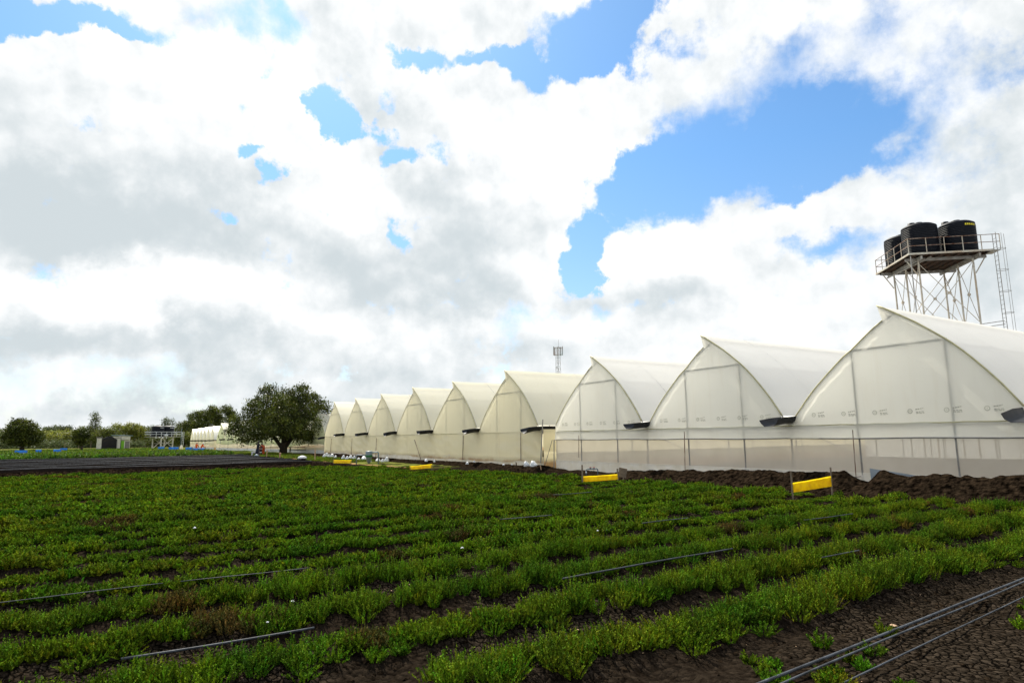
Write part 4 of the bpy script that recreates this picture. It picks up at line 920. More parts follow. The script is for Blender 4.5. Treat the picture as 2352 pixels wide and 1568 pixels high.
def limbs(root, base_r, trunk_pts, lobes, seed, nb=10, mat='bark', height_frac=1.0):
    b = MB(); n = len(trunk_pts)
    b.tube(trunk_pts, base_r, 9, taper=[base_r*(1-0.45*i/(n-1)) for i in range(n)])
    tr = b.build('trunk', M[mat], root, True)
    rr = random.Random(seed); b = MB(); top = Vector(trunk_pts[-1])
    sel = sorted(lobes, key=lambda l: -l[3])[:nb]
    for l in sel:
        st = Vector(trunk_pts[rr.randint(n//2, n-1)]); en = Vector(l[:3])
        mid = st.lerp(en, 0.5) + Vector((rr.uniform(-.4, .4), rr.uniform(-.4, .4), rr.uniform(0, .6)))*(en-st).length*0.2
        b.tube([st, st.lerp(mid, 0.5)+Vector((0, 0, 0.1)), mid, mid.lerp(en, 0.5), en], base_r*0.4, 6, taper=[base_r*0.5, base_r*0.4, base_r*0.3, base_r*0.18, base_r*0.07])
        for q in range(3):
            e2 = en + Vector((rr.uniform(-1, 1)*l[3], rr.uniform(-1, 1)*l[4], rr.uniform(-.3, .9)*l[5]))*0.8
            b.tube([mid, mid.lerp(e2, 0.5)+Vector((0, 0, 0.15)), e2], base_r*0.1, 5, taper=[base_r*0.2, base_r*0.11, base_r*0.04])
    b.build('limb', M[mat], root, True)
def tree(name, loc, label, lobes, nleaf, size, leafmat, base_r, trunk, seed, cat='tree', group=None, clump=26, cr=0.55, droop=0.3, fill=0.5, nb=10, trunkmat='bark'):
    root = empty(name, loc, 0, label, cat, group)
    limbs(root, base_r, trunk, lobes, seed, nb, trunkmat)
    V, F, T = leaves(lobes, nleaf, size, seed, clump, cr, droop, fill)
    npmesh('crown', V, F, M[leafmat], root, tint=T)
    return root
# picture-plane helpers for a tree standing at base B: right vector on the ground facing the viewer
def local_frame(B):
    d = Vector((B.x, B.y, 0)).normalized(); return Vector((d.y, -d.x, 0)), d
def lobes_px(B, L):
    """(px, py, rx_px, ry_px, depth offset) -> local ellipsoids at B's distance"""
    rt, dp = local_frame(B); D = (B-EYE).dot(FW); out = []
    for px, py, rx, ry, dz in L:
        p = at_depth(px, py, D + dz) - B; k = D/FPX
        out.append((p.x, p.y, p.z, rx*k, rx*k, ry*k))
    return out
B = Vector((-101.0, 22.0, 0))
L1 = [(650, 912, 30, 20, 0), (692, 904, 32, 24, 0), (618, 903, 24, 20, 1), (588, 925, 20, 16, 0), (742, 930, 18, 18, 0), (600, 935, 42, 28, 1), (640, 935, 50, 36, -3), (700, 930, 44, 34, 0), (735, 950, 26, 30, 1), (565, 965, 34, 26, 0), (545, 985, 22, 16, 0), (600, 980, 50, 24, -3),
      (650, 975, 60, 28, -4), (710, 975, 45, 32, -2), (742, 985, 18, 30, 1), (585, 1000, 26, 14, 0), (720, 1000, 22, 14, 0), (540, 970, 14, 14, 0), (685, 892, 20, 14, 0), (622, 893, 13, 12, 0), (575, 1006, 22, 10, 0), (622, 1003, 24, 9, 0), (700, 1003, 30, 12, 0), (738, 1010, 14, 10, 0), (536, 972, 18, 16, 0), (526, 988, 12, 12, 0), (752, 968, 12, 14, 0), (735, 1004, 16, 10, 0), (556, 1004, 16, 10, 0), (530, 982, 12, 10, 0), (660, 998, 20, 8, 2), (650, 960, 70, 30, 4), (680, 940, 50, 34, 5)]
lob = lobes_px(B, [(a, b_, c*0.86, d*0.86, e) for a, b_, c, d, e in L1])
root = tree('shade_tree', B, 'large dark spreading shade tree left of the cream greenhouses', lob, 46000, 0.27, 'tree_leaf', 0.62, [(0, 0, -0.1), (0.05, 0, 0.8), (0.1, 0.1, 1.6), (0.1, 0.1, 2.6), (0.1, 0.2, 4.2)], 5, clump=36, cr=0.75, droop=0.8, nb=16, fill=0.5)
rt, dp = local_frame(B)
b = MB()
for dx, r0 in ((-1.9, 0.3), (1.7, 0.36), (0.4, 0.28)):
    b.tube([Vector((0, 0, 0.7)), rt*dx*0.35+Vector((0, 0, 1.5)), rt*dx*0.75+Vector((0, 0, 2.5)), rt*dx*1.2+Vector((0, 0, 4.2))], r0, 8, taper=[r0*1.2, r0, r0*0.8, r0*0.5])
b.build('limb', M['bark'], root, True)
# dark round tree at left and the slim dark one
B = Vector(ground(50, 1037))
lob = lobes_px(B, [(50, 985, 30, 20, 0), (30, 1000, 22, 14, 0), (68, 1000, 24, 16, 0), (40, 975, 16, 10, 0), (62, 978, 18, 10, 0), (50, 1010, 34, 10, 0), (22, 1008, 12, 7, 0), (84, 1010, 11, 9, 0), (48, 970, 14, 7, 0), (30, 985, 9, 8, 0), (74, 988, 9, 7, 0), (36, 1012, 12, 8, 0), (13, 1002, 7, 5, 0), (56, 965, 7, 5, 0), (90, 1002, 6, 6, 0)])
tree('round_tree', B, 'dark round topped tree standing alone at the far left', lob, 15000, 0.45, 'tree_leaf', 0.55, [(0, 0, -0.1), (0.1, 0, 1.0), (0, 0, 2.2), (0, 0, 4)], 9, clump=20, cr=0.9, droop=0.4)
B = Vector(ground(187, 1036))
lob = lobes_px(B, [(187, 1002, 15, 12, 0), (182, 995, 10, 9, 0), (192, 994, 9, 8, 0), (185, 1012, 10, 7, 0)])
tree('slim_tree', B, 'small dark tree with a bare trunk left of the black gate', lob, 5200, 0.42, 'tree_leaf', 0.30, [(0, 0, -0.1), (0.1, 0, 1.2), (0, 0, 2.6), (0, 0, 3.6)], 12, clump=16, cr=0.7, droop=0.2)
# background trees: (label, name, D, leaf, [lobes], leaves, size, trunk radius)
BG = [
 ('grey green bush at the very left edge behind the round tree', 'bush', 235, 'olive_leaf', [(8, 1012, 26, 18, 0), (-10, 1005, 26, 20, 0)], 2600, .55, .2),
 ('flat topped dark tree crown just right of the round tree', 'flat_top_tree', 262, 'grey_leaf', [(135, 985, 26, 6, 0), (120, 988, 16, 5, 0), (150, 986, 12, 5, 0)], 2400, .5, .3),
 ('wide pale yellow tree between the two dark trees', 'acacia_tree', 246, 'yellow_leaf', [(110, 1000, 30, 9, 0), (140, 1000, 34, 12, 0), (100, 1010, 20, 10, 0), (150, 1010, 24, 12, 0), (165, 998, 12, 8, 0)], 5200, .5, .3),
 ('tall slender see-through tree above the black gate', 'slender_tree', 236, 'grey_leaf', [(219, 955, 7, 9, 0), (217, 970, 9, 8, 0), (222, 984, 11, 10, 0), (216, 1000, 12, 12, 0), (226, 962, 5, 6, 0)], 1700, .42, .22),
 ('brownish tree just left of the slender one', 'brown_tree', 232, 'olive_leaf', [(202, 1000, 14, 14, 0), (192, 990, 10, 10, 0), (205, 988, 8, 10, 0)], 2200, .45, .25),
 ('sprawling olive tree behind the black gate', 'olive_tree', 230, 'olive_leaf', [(240, 1000, 22, 16, 0), (258, 1002, 18, 14, 0), (225, 1008, 18, 14, 0), (250, 990, 14, 8, 0)], 4600, .48, .3),
 ('bright yellow green tree left of the distant tanks', 'yellow_tree', 238, 'yellow_leaf', [(285, 984, 16, 9, 0), (305, 982, 18, 10, 0), (320, 990, 16, 12, 0), (292, 998, 22, 14, 0), (270, 978, 10, 5, 0), (318, 1004, 20, 12, 0)], 5600, .48, .3),
 ('grey twiggy tree touching the left distant tank', 'twiggy_tree', 242, 'grey_leaf', [(340, 990, 16, 10, 0), (335, 1003, 18, 12, 0), (350, 984, 8, 6, 0)], 1900, .4, .25),
 ('pale sparse tree rising behind the right distant tank', 'sparse_tree', 246, 'grey_leaf', [(388, 970, 12, 10, 0), (383, 984, 14, 10, 0), (395, 990, 10, 10, 0), (380, 966, 7, 6, 0)], 1500, .4, .22),
 ('bare twiggy sapling between the tanks and the flat tree', 'sapling', 240, 'grey_leaf', [(412, 985, 7, 10, 0), (405, 995, 7, 8, 0)], 520, .36, .14),
 ('layered flat topped acacia above the farthest greenhouse', 'umbrella_tree', 226, 'tree_leaf', [(470, 948, 24, 4, 0), (452, 955, 18, 3.5, 0), (490, 955, 18, 4, 0), (465, 962, 26, 4, 0), (485, 968, 20, 4, 0)], 4800, .42, .35),
 ('broad low acacia at the left end of the farthest greenhouse', 'spreading_tree', 222, 'tree_leaf', [(430, 975, 18, 6, 0), (450, 972, 24, 6, 0), (440, 984, 30, 6, 0), (465, 983, 26, 6, 0), (425, 990, 16, 6, 0), (488, 980, 18, 6, 0)], 6500, .45, .35),
 ('tall airy eucalyptus with visible branches, left crown of two', 'eucalyptus_tree', 214, 'tree_leaf', [(490, 940, 10, 8, 0), (500, 952, 9, 8, 0), (483, 950, 9, 6, 0), (505, 966, 8, 7, 0), (492, 965, 7, 5, 0)], 2600, .42, .3),
 ('tall airy eucalyptus nearest the shade tree', 'eucalyptus_tree', 212, 'tree_leaf', [(520, 940, 11, 8, 0), (530, 950, 9, 8, 0), (524, 962, 9, 6, 0), (534, 962, 6, 6, 0), (527, 978, 11, 8, 0)], 2800, .42, .3),
 ('rounded olive bush between tank stand and farthest greenhouse', 'rounded_bush', 214, 'olive_leaf', [(425, 1004, 18, 10, 0), (410, 1010, 14, 9, 0), (438, 1010, 12, 10, 0)], 3400, .45, .2),
 ('dark green bush under the left distant tank', 'dark_bush', 222, 'tree_leaf', [(352, 1014, 14, 7, 0), (370, 1014, 12, 8, 0), (390, 1013, 12, 8, 0)], 2400, .45, .2),
]
for i, (lab, nm, D, lf, L, nl, sz, tr) in enumerate(BG):
    cx = sum(l[0] for l in L)/len(L)
    p = at_depth(cx, 1010, D); B = Vector((p.x, p.y, 0))
    lob = lobes_px(B, [(a_, b2, c2*1.12, d2*1.12, e3) for a_, b2, c2, d2, e3 in L])
    cen = [sum(l[j] for l in lob)/len(lob) for j in range(3)]
    zt = max(l[2] for l in lob)
    tree(nm, B, lab, lob, int(nl*1.6), sz, lf, tr, [(0, 0, -0.1), (cen[0]*0.3, cen[1]*0.3, zt*0.3), (cen[0]*0.6, cen[1]*0.6, zt*0.55), (cen[0], cen[1], zt*0.85)], 50+i, clump=14, cr=1.0, droop=0.2, fill=0.35, nb=8)
# hedge along the boundary and far wood that reads as one mass
def mass(name, x0, x1, D0, D1, ytop, yvar, n, size, mat, label, seed, tall=1.0):
    g = np.random.default_rng(seed); lob = []
    cnt = int((x1-x0)/7)
    for i in range(cnt):
        px = x0+(x1-x0)*(i+0.5)/cnt + g.uniform(-3, 3); D = g.uniform(D0, D1); top = ytop + g.uniform(-yvar, yvar)
        hor = 1018 - 0.0125*px
        P = at_depth(px, hor, D); zt = at_depth(px, top, D).z
        lob.append((P.x, P.y, zt*0.5, 2.2, 2.2, max(0.8, zt*0.55)))
    V, F, T = leaves(lob, n, size, seed, 16, 1.0, 0.1, 0.5)
    return tag(npmesh(name, V, F, M[mat], tint=T), label, None, None, 'stuff')
mass('hedge', -40, 225, 226, 240, 1015, 5, 26000, .42, 'grey_leaf', 'dense dark hedge along the boundary left of the gate', 71)
mass('hedge', 300, 445, 226, 240, 1016, 4, 16000, .42, 'grey_leaf', 'dense hedge between the hut and the farthest greenhouse', 72)
mass('distant_wood', -60, 560, 300, 340, 1008, 5, 22000, .8, 'olive_leaf', 'low distant wood behind the hedge', 73)
mass('hedge', 195, 310, 243, 256, 1006, 5, 12000, .5, 'grey_leaf', 'taller shrubs behind the gate and hut', 74)
# fence posts in the hedge
for i, (px, l) in enumerate([(148, 'first pale fence post from the left'), (208, 'pale fence post next to the slim tree trunk'), (268*0+180, 'pale fence post just left of the slim tree'), (425, 'pale fence post left of the farthest greenhouse'), (334, 'thin fence post left of the tank stand'), (411, 'pale fence post right of the tank stand')]):
    g = at_depth(px, 1030, 222); g.z = 0
    o = empty('fence_post', g, 0, l, 'fence post', 'boundary fence posts'); MB().box((0, 0, 1.0), (0.14, 0.14, 2.3)).build('shaft', M['wood'], o); MB().box((0.2, 0, 2.2), (0.5, 0.1, 0.1), 0, 0, 0, -0.6).build('strut', M['wood'], o)

# ---------------------------------------------------------------- gate and hut
G0 = ground(221, 1033.2); G1 = ground(302, 1031.2)
gd = (G1-G0); gl = gd.length; rz = math.atan2(gd.y, gd.x)
def gpos(px): return gl*(px-221)/(302-221)
o = empty('gate', G0, rz, 'black arched double gate between two white pillars', 'gate')
x0, x1 = gpos(231), gpos(266)
for a, b_ in ((x0, (x0+x1)/2-0.03), ((x0+x1)/2+0.03, x1)):
    bb = MB(); n = 8
    G = []
    for i in range(n+1):
        x = a+(b_-a)*i/n; z = 2.75 + 0.85*math.sin(math.pi*(x-x0)/(x1-x0))**1.2
        G += [(x, 0.04, 0.1), (x, 0.04, z), (x, -0.04, 0.1), (x, -0.04, z)]
    fs = []
    for i in range(n):
        k = i*4; fs += [(k, k+4, k+5, k+1), (k+2, k+3, k+7, k+6), (k+1, k+5, k+7, k+3)]
    bb.add(G, fs); lf = bb.build('gate_leaf', M['black'], o)
    rl = MB()
    for z in (0.3, 1.4, 2.6): rl.box(((a+b_)/2, -0.07, z), (b_-a, 0.05, 0.08))
    for i in range(5): rl.box((a+(b_-a)*(i+0.5)/5, -0.062, 1.4), (0.05, 0.03, 2.4))
    rl.build('rail', M['dark_wood'], lf)
for a in (gpos(226), gpos(269)):
    pl_ = MB().box((a, 0, 1.55), (0.85, 0.7, 3.1)).build('pillar', M['whitewash'], o); MB().box((a, 0, 3.2), (1.1, 0.95, 0.22)).build('cap', M['block'], pl_)
MB().box(((gpos(271.5)+gpos(276))/2, 0.02, 1.5), (gpos(276)-gpos(271.5), 0.08, 2.9)).build('side_gate', M['black'], o)
h0 = gpos(277.5); h1 = gpos(301)
o = empty('hut', G0 + Matrix.Rotation(rz, 3, 'Z') @ Vector((h0, 0.3, 0)), rz, 'small white guard hut with lime green door beside the gate', 'hut')
w_ = h1-h0
bb = MB(); bb.box((w_/2, 1.9, 1.75), (w_, 3.2, 3.5)); bb.build('wall', M['whitewash'], o)
MB().box((w_*0.72, 0.27, 1.1), (w_*0.42, 0.1, 2.2)).build('block_wall', M['block'], o)
MB().box((w_*0.38, 0.12, 3.1), (w_*1.02, 0.5, 0.95)).build('fascia', M['whitewash'], o)
MB().box((w_*0.22, 0.22, 1.15), (w_*0.30, 0.12, 2.4)).build('door', M['green_door'], o)
MB().box((w_*0.5, 1.6, 3.75), (w_*1.12, 4.0, 0.12), 0, 0, 0, 0.05).build('roof', M['sheet_roof'], o)

# ---------------------------------------------------------------- tanks
def tank_mesh(r, h, ribs):
    prof = [(0.0, 0.0), (r*0.98, 0.0)]
    n = ribs
    for i in range(n):
        z = h*0.80*i/n; dz = h*0.80/n
        prof += [(r, z+dz*0.15), (r, z+dz*0.6), (r*0.955, z+dz*0.72), (r*0.955, z+dz*0.95)]
    prof += [(r*0.99, h*0.82), (r*0.98, h*0.86), (r*0.80, h*0.91), (r*0.34, h*0.955), (r*0.24, h*0.96), (r*0.24, h*1.0), (0, h*1.005)]
    return MB().lathe(prof, n=40)
def tank(loc, r, h, label, group, ribs=22, lid=(0.45, 0.3), mark=True, rz=0.0):
    o = empty('water_tank', loc, rz, label, 'water tank', group)
    tank_mesh(r, h, ribs).build('tank_shell', M['black_tank'], o, True)
    MB().lathe([(r*0.20, h*0.88), (r*0.20, h*0.99), (r*0.05, h*1.01), (0, h*1.01)], (r*lid[0], r*lid[1], 0), 16).build('tank_lid', M['black_tank'], o, True)
    if mark:
        b = MB(); n = 6
        for i in range(n):
            a0 = -math.pi/2 + 0.12*(i-n/2); a1 = a0+0.09
            b.add([(r*1.012*math.cos(a0), r*1.012*math.sin(a0), h*0.74), (r*1.012*math.cos(a1), r*1.012*math.sin(a1), h*0.74), (r*1.012*math.cos(a1), r*1.012*math.sin(a1), h*0.79), (r*1.012*math.cos(a0), r*1.012*math.sin(a0), h*0.79)], [(0, 1, 2, 3)])
        b.build('printed_name', M['yellow_mark'] if mark is True else M['white'], o)
    return o
# big tower behind the near greenhouse
e2 = Vector((0.655, 0.755, 0)).normalized(); TC = Vector((-23.1, 53.0, 0)) - e2*0.3; rzT = math.atan2(e2.y, e2.x)
DZ = 15.0; HW, HD = 2.8, 2.95
tw = empty('tank_tower', TC, rzT, 'tall rusty steel stand carrying four black tanks behind the near greenhouse', 'water tower')
leg_xy = [(x, y) for x in (-1.85, 1.85) for y in (-2.1, 0, 2.1)]
for x, y in leg_xy:
    MB().tube([(x, y, 0), (x, y, DZ-0.35)], 0.062, 10).build('leg', M['paint_steel'], tw)
    fl = MB()
    for z in (DZ-5.6, DZ-10.2): fl.tube([(x, y, z-0.22), (x, y, z+0.22)], 0.15, 10)
    fl.build('leg_joint', M['rusty'], tw)
levels = [DZ-0.4, DZ-5.0, DZ-5.6, DZ-9.6]
for z0, z1 in ((DZ-0.6, DZ-5.2), (DZ-5.6, DZ-10.0)):
    for (a, b_) in ((0, 1), (1, 2), (3, 4), (4, 5), (0, 3), (1, 4), (2, 5)):
        p, q = leg_xy[a], leg_xy[b_]
        br = MB(); br.tube([(p[0], p[1], z0), (q[0], q[1], z1)], 0.024, 6); br.tube([(q[0], q[1], z0+0.02), (p[0], p[1], z1+0.02)], 0.024, 6)
        mx_ = ((p[0]+q[0])/2, (p[1]+q[1])/2, (z0+z1)/2); br.box(mx_, (0.16, 0.16, 0.16)); br.build('cross_brace', M['paint_steel'], tw)
        MB().tube([(p[0], p[1], z1-0.15), (q[0], q[1], z1-0.15)], 0.03, 6).build('tie_bar', M['paint_steel'], tw)
for y in (-2.1, 2.1): MB().box((0, y, DZ-0.30), (2*HW*0.98, 0.12, 0.2)).build('main_beam', M['steel'], tw)
for x in (-1.95, 1.95): MB().box((x, 0, DZ-0.32), (0.12, 2*HD*0.98, 0.24)).build('main_beam', M['steel'], tw)
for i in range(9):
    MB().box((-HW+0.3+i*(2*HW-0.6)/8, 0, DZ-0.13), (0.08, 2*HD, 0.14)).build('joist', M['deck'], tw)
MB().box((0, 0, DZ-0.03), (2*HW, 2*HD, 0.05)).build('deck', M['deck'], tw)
fr = MB(); fr.box((0, -HD-0.03, DZ-0.06), (2*HW+0.1, 0.06, 0.13)); fr.box((0, HD+0.03, DZ-0.06), (2*HW+0.1, 0.06, 0.13)); fr.build('edge_beam', M['paint_steel'], tw)
fr = MB(); fr.box((-HW-0.03, 0, DZ-0.06), (0.06, 2*HD-0.02, 0.12)); fr.box((HW+0.03, 0, DZ-0.06), (0.06, 2*HD-0.02, 0.12)); fr.build('edge_beam', M['paint_steel'], tw)
MB().tube([(-HW+1.6, -HD+0.3, DZ-0.25), (-HW+0.3, HD-1.2, DZ-0.7)], 0.06, 6).build('knee_brace', M['steel'], tw)
for sx_ in (-1, 1):
    MB().tube([(sx_*1.95, -2.1, DZ-1.5), (sx_*HW*0.95, -2.1, DZ-0.35)], 0.04, 6).build('knee_brace', M['paint_steel'], tw)
    MB().tube([(sx_*1.95, 2.1, DZ-1.5), (sx_*HW*0.95, 2.1, DZ-0.35)], 0.04, 6).build('knee_brace', M['paint_steel'], tw)
# rails
rl = MB()
cs = [(-HW, -HD), (HW+0.5, -HD), (HW+0.5, HD), (-HW, HD)]
for z in (0.55, 1.1):
    for i in range(4):
        if i == 1: continue
        p, q = cs[i], cs[(i+1) % 4]; rl.tube([(p[0], p[1], DZ+z), (q[0], q[1], DZ+z)], 0.024, 6)
rl.build('hand_rail', M['rusty'], tw)
for i in range(4):
    if i == 1: continue
    p, q = cs[i], cs[(i+1) % 4]; n = 5 if i != 1 else 3
    for k in range(n+1 if i == 0 else n):
        t = k/n; MB().tube([(p[0]+(q[0]-p[0])*t, p[1]+(q[1]-p[1])*t, DZ-0.05), (p[0]+(q[0]-p[0])*t, p[1]+(q[1]-p[1])*t, DZ+1.12)], 0.03, 6).build('rail_post', M['paint_steel'], tw)
MB().box((HW+0.28, -HD+0.6, DZ-0.05), (0.5, 1.2, 0.05)).build('landing', M['paint_steel'], tw)
MB().tube([(-HW+0.1, -HD+0.05, DZ-0.2), (-HW+0.1, -HD+0.05, 0)], 0.04, 8).build('down_pipe', M['steel'], tw)
# caged ladder
ld_ = MB(); lx, ly = HW-0.02, -HD-0.32
for s_ in (-0.2, 0.2): ld_.tube([(lx, ly+s_, 0), (lx, ly+s_, DZ+1.1)], 0.022, 6)
z = 0.3
while z < DZ+0.9: ld_.tube([(lx, ly-0.2, z), (lx, ly+0.2, z)], 0.013, 5); z += 0.32
la = ld_.build('ladder', M['steel'], tw)
cg = MB(); zz_ = 2.5
while zz_ < DZ+1.0:
    cg.tube([(lx, ly-0.2, zz_), (lx+0.28, ly-0.33, zz_), (lx+0.56, ly-0.2, zz_), (lx+0.63, ly, zz_), (lx+0.56, ly+0.2, zz_), (lx+0.28, ly+0.33, zz_), (lx, ly+0.2, zz_)], 0.016, 5); zz_ += 1.55
for p_ in ((0.28, -0.33), (0.63, 0), (0.28, 0.33)): cg.tube([(lx+p_[0], ly+p_[1], 2.5), (lx+p_[0], ly+p_[1], DZ+1.0)], 0.014, 5)
cg.build('safety_cage', M['steel'], la)
for z in (DZ-5.3, DZ-5.55): MB().tube([(1.95, -2.1, z), (lx, ly, z)], 0.025, 6).build('ladder_stay', M['steel'], tw)
q = Matrix.Rotation(rzT, 3, 'Z')
for (x, y, l, lid) in ((-1.30, -1.5, 'ribbed black tank at the front left of the tall stand', (-0.42, 0.1)), (1.30, -1.5, 'ribbed black tank with yellow print at the front right of the tall stand', (-0.5, 0.3)), (-1.35, 1.5, 'rear left black tank of the tall stand, poking out at left', (0.3, 0.3)), (1.35, 1.5, 'rear right black tank on the tall stand, mostly hidden', (0.3, 0.3))):
    tank(TC + q @ Vector((x, y, DZ)), 1.19, 2.7, l, 'tanks on the tall stand', 17, lid, 'yellow' in l, rzT+0.35)
# distant stand
S0 = ground(343, 1031.5); S1 = ground(402, 1030.0); sd = (S1-S0); rzS = math.atan2(sd.y, sd.x)
SC = (S0+S1)/2; SC.z = 0; sw = sd.length; DD = (SC-EYE).dot(FW)
zdeck = at_depth(372, 1003.5, DD).z; ztop = at_depth(372, 976, DD).z
st = empty('tank_stand', SC, rzS, 'distant grey steel stand with white rails carrying black tanks', 'water tower')
hw = sw/2; k_ = sw/59.0
def lxp(px): return (px-372.5)*k_
for px in (358.5, 385.5):
    for y in (-1.5, 1.5): MB().box((lxp(px), y, zdeck/2), (0.26, 0.26, zdeck)).build('leg', M['whitewash'], st)
for y in (-1.5, 1.5):
    b = MB(); a_, c_ = lxp(358.5), lxp(385.5)
    b.tube([(a_, y-0.16, 0.2), (c_, y-0.16, zdeck-0.2)], 0.07, 5); b.tube([(c_, y-0.16, 0.2), (a_, y-0.16, zdeck-0.2)], 0.07, 5); b.build('cross_brace', M['whitewash'], st)
    MB().tube([(a_, y-0.16, zdeck*0.48), (c_, y-0.16, zdeck*0.48)], 0.06, 5).build('tie_bar', M['whitewash'], st)
MB().box((0, 0, zdeck+0.08), (sw, 4.2, 0.16)).build('deck', M['steel'], st)
for z in (0.75, 1.35):
    MB().tube([(-hw, -2.1, zdeck+z), (hw, -2.1, zdeck+z), (hw, 2.1, zdeck+z), (-hw, 2.1, zdeck+z), (-hw, -2.1, zdeck+z)], 0.065, 5).build('hand_rail', M['white'], st)
for i in range(6): MB().tube([(-hw+2*hw*i/5, -2.1, zdeck), (-hw+2*hw*i/5, -2.1, zdeck+1.4)], 0.06, 5).build('rail_post', M['white'], st)
MB().tube([(hw*0.93, -2.3, 0), (hw*0.93, -2.3, ztop-0.8)], 0.06, 5).build('riser_pipe', M['pvc'], st)
b = MB()
for s_ in (0.25, 0.75): b.tube([(hw+s_, -2.1, zdeck-2.2), (hw+s_, -2.1, zdeck+1.4)], 0.05, 5)
for i in range(6): b.tube([(hw+0.25, -2.1, zdeck-2.1+i*0.6), (hw+0.75, -2.1, zdeck-2.1+i*0.6)], 0.04, 5)
b.build('ladder', M['white'], st)
hT = ztop-zdeck-0.16; qS = Matrix.Rotation(rzS, 3, 'Z')
for px, y, l in ((358.0, -0.2, 'left black tank of the distant stand'), (380.5, -0.2, 'right black tank of the distant stand')):
    tank(SC + qS @ Vector((lxp(px), y, zdeck+0.16)), 1.35*k_/0.118*1.0, hT, l, 'tanks on the distant stand', 8, (0.0, 0.0), 'w', rzS)
o = empty('white_sack', SC + qS @ Vector((lxp(366), -1.9, zdeck+0.17)), 0.4, 'white bundle lying on the deck of the distant stand', 'bundle')
MB().lathe([(0, 0), (0.5, 0.05), (0.6, 0.3), (0.3, 0.55), (0, 0.6)], n=12).build('cloth', M['white'], o, True)

# ---------------------------------------------------------------- mobile mast
MD = 300
mb = at_depth(1283.5, 900, MD); mz = at_depth(1283, 795, MD).z
mo = empty('antenna_mast', (mb.x, mb.y, 0), 0.3, 'thin lattice antenna mast rising behind the middle greenhouse', 'mast')
w0, w1 = 2.6, 1.35; nsec = 17
def mw(z): return (w0+(w1-w0)*z/mz)/2
for sx_, sy_ in ((-1, -1), (1, -1), (1, 1), (-1, 1)):
    MB().tube([(sx_*mw(0), sy_*mw(0), 0), (sx_*mw(mz), sy_*mw(mz), mz)], 0.08, 5).build('leg', M['mast'], mo)
b = MB()
for i in range(nsec):
    z0 = mz*i/nsec; z1 = mz*(i+1)/nsec; a_, c_ = mw(z0), mw(z1)
    cr_ = [(-1, -1), (1, -1), (1, 1), (-1, 1)]
    for j in range(4):
        p, q_ = cr_[j], cr_[(j+1) % 4]
        b.tube([(p[0]*a_, p[1]*a_, z0), (q_[0]*c_, q_[1]*c_, z1)], 0.045, 4); b.tube([(p[0]*c_, p[1]*c_, z1), (q_[0]*c_, q_[1]*c_, z1)], 0.045, 4)
b.build('lattice', M['mast'], mo)
for i in range(6):
    a_ = i*math.pi/3+0.2; r_ = 2.4 if i % 2 == 0 else 1.7
    MB().box((r_*math.cos(a_), r_*math.sin(a_), mz-1.9), (0.34, 0.2, 4.2), a_).build('antenna_panel', M['mast'], mo)
b = MB()
for z in (mz-0.4, mz-3.6):
    b.tube([(2.3*math.cos(i*math.pi/3), 2.3*math.sin(i*math.pi/3), z) for i in range(7)], 0.06, 4)
    for i in range(3): b.tube([(-2.3*math.cos(i*math.pi/3), -2.3*math.sin(i*math.pi/3), z), (2.3*math.cos(i*math.pi/3), 2.3*math.sin(i*math.pi/3), z)], 0.05, 4)
b.build('antenna_frame', M['mast'], mo)
MB().tube([(0.5, 0, mz), (0.5, 0, mz+3.6)], 0.06, 5).build('spike', M['mast'], mo)
MB().lathe([(0, 0), (0.4, 0.1), (0.55, 0.35)], (0, -1.2, mz-10), 12).build('dish', M['mast'], mo)

# power line
wl_ = [at_depth(-60, 981, 300), at_depth(160, 989, 300), at_depth(330, 992, 300), at_depth(540, 986, 300)]
tag(MB().tube(wl_, 0.035, 4).build('power_line', M['black']), 'thin power line crossing low over the left trees', 'cable')

# ---------------------------------------------------------------- picnic benches under the tree
def bench(loc, rz, w, label):
    o = empty('picnic_table', loc, rz, label, 'table')
    MB().box((0, 0, 0.93), (w, 0.75, 0.09)).build('table_top', M['dark_wood'], o)
    for y in (-0.75, 0.75): MB().box((0, y, 0.48), (w*0.92, 0.26, 0.06)).build('seat', M['dark_wood'], o)
    for sx_ in (-1, 1):
        for sy_ in (-1, 1): MB().tube([(sx_*w*0.42, sy_*0.25, 0.9), (sx_*w*0.40, sy_*0.85, 0)], 0.045, 6).build('leg', M['dark_wood'], o)
        MB().box((sx_*w*0.41, 0, 0.45), (0.07, 1.5, 0.07)).build('cross_bar', M['dark_wood'], o)
rt, dp = local_frame(Vector((-101, 22, 0))); rzb = math.atan2(rt.y, rt.x)
Bt = Vector((-101, 22, 0))
bench(Bt - rt*1.75 + dp*(-0.6), rzb, 3.2, 'dark picnic table left of the shade tree trunk')
bench(Bt + rt*2.2 + dp*(1.0), rzb+0.1, 2.9, 'dark picnic table right of the shade tree trunk')

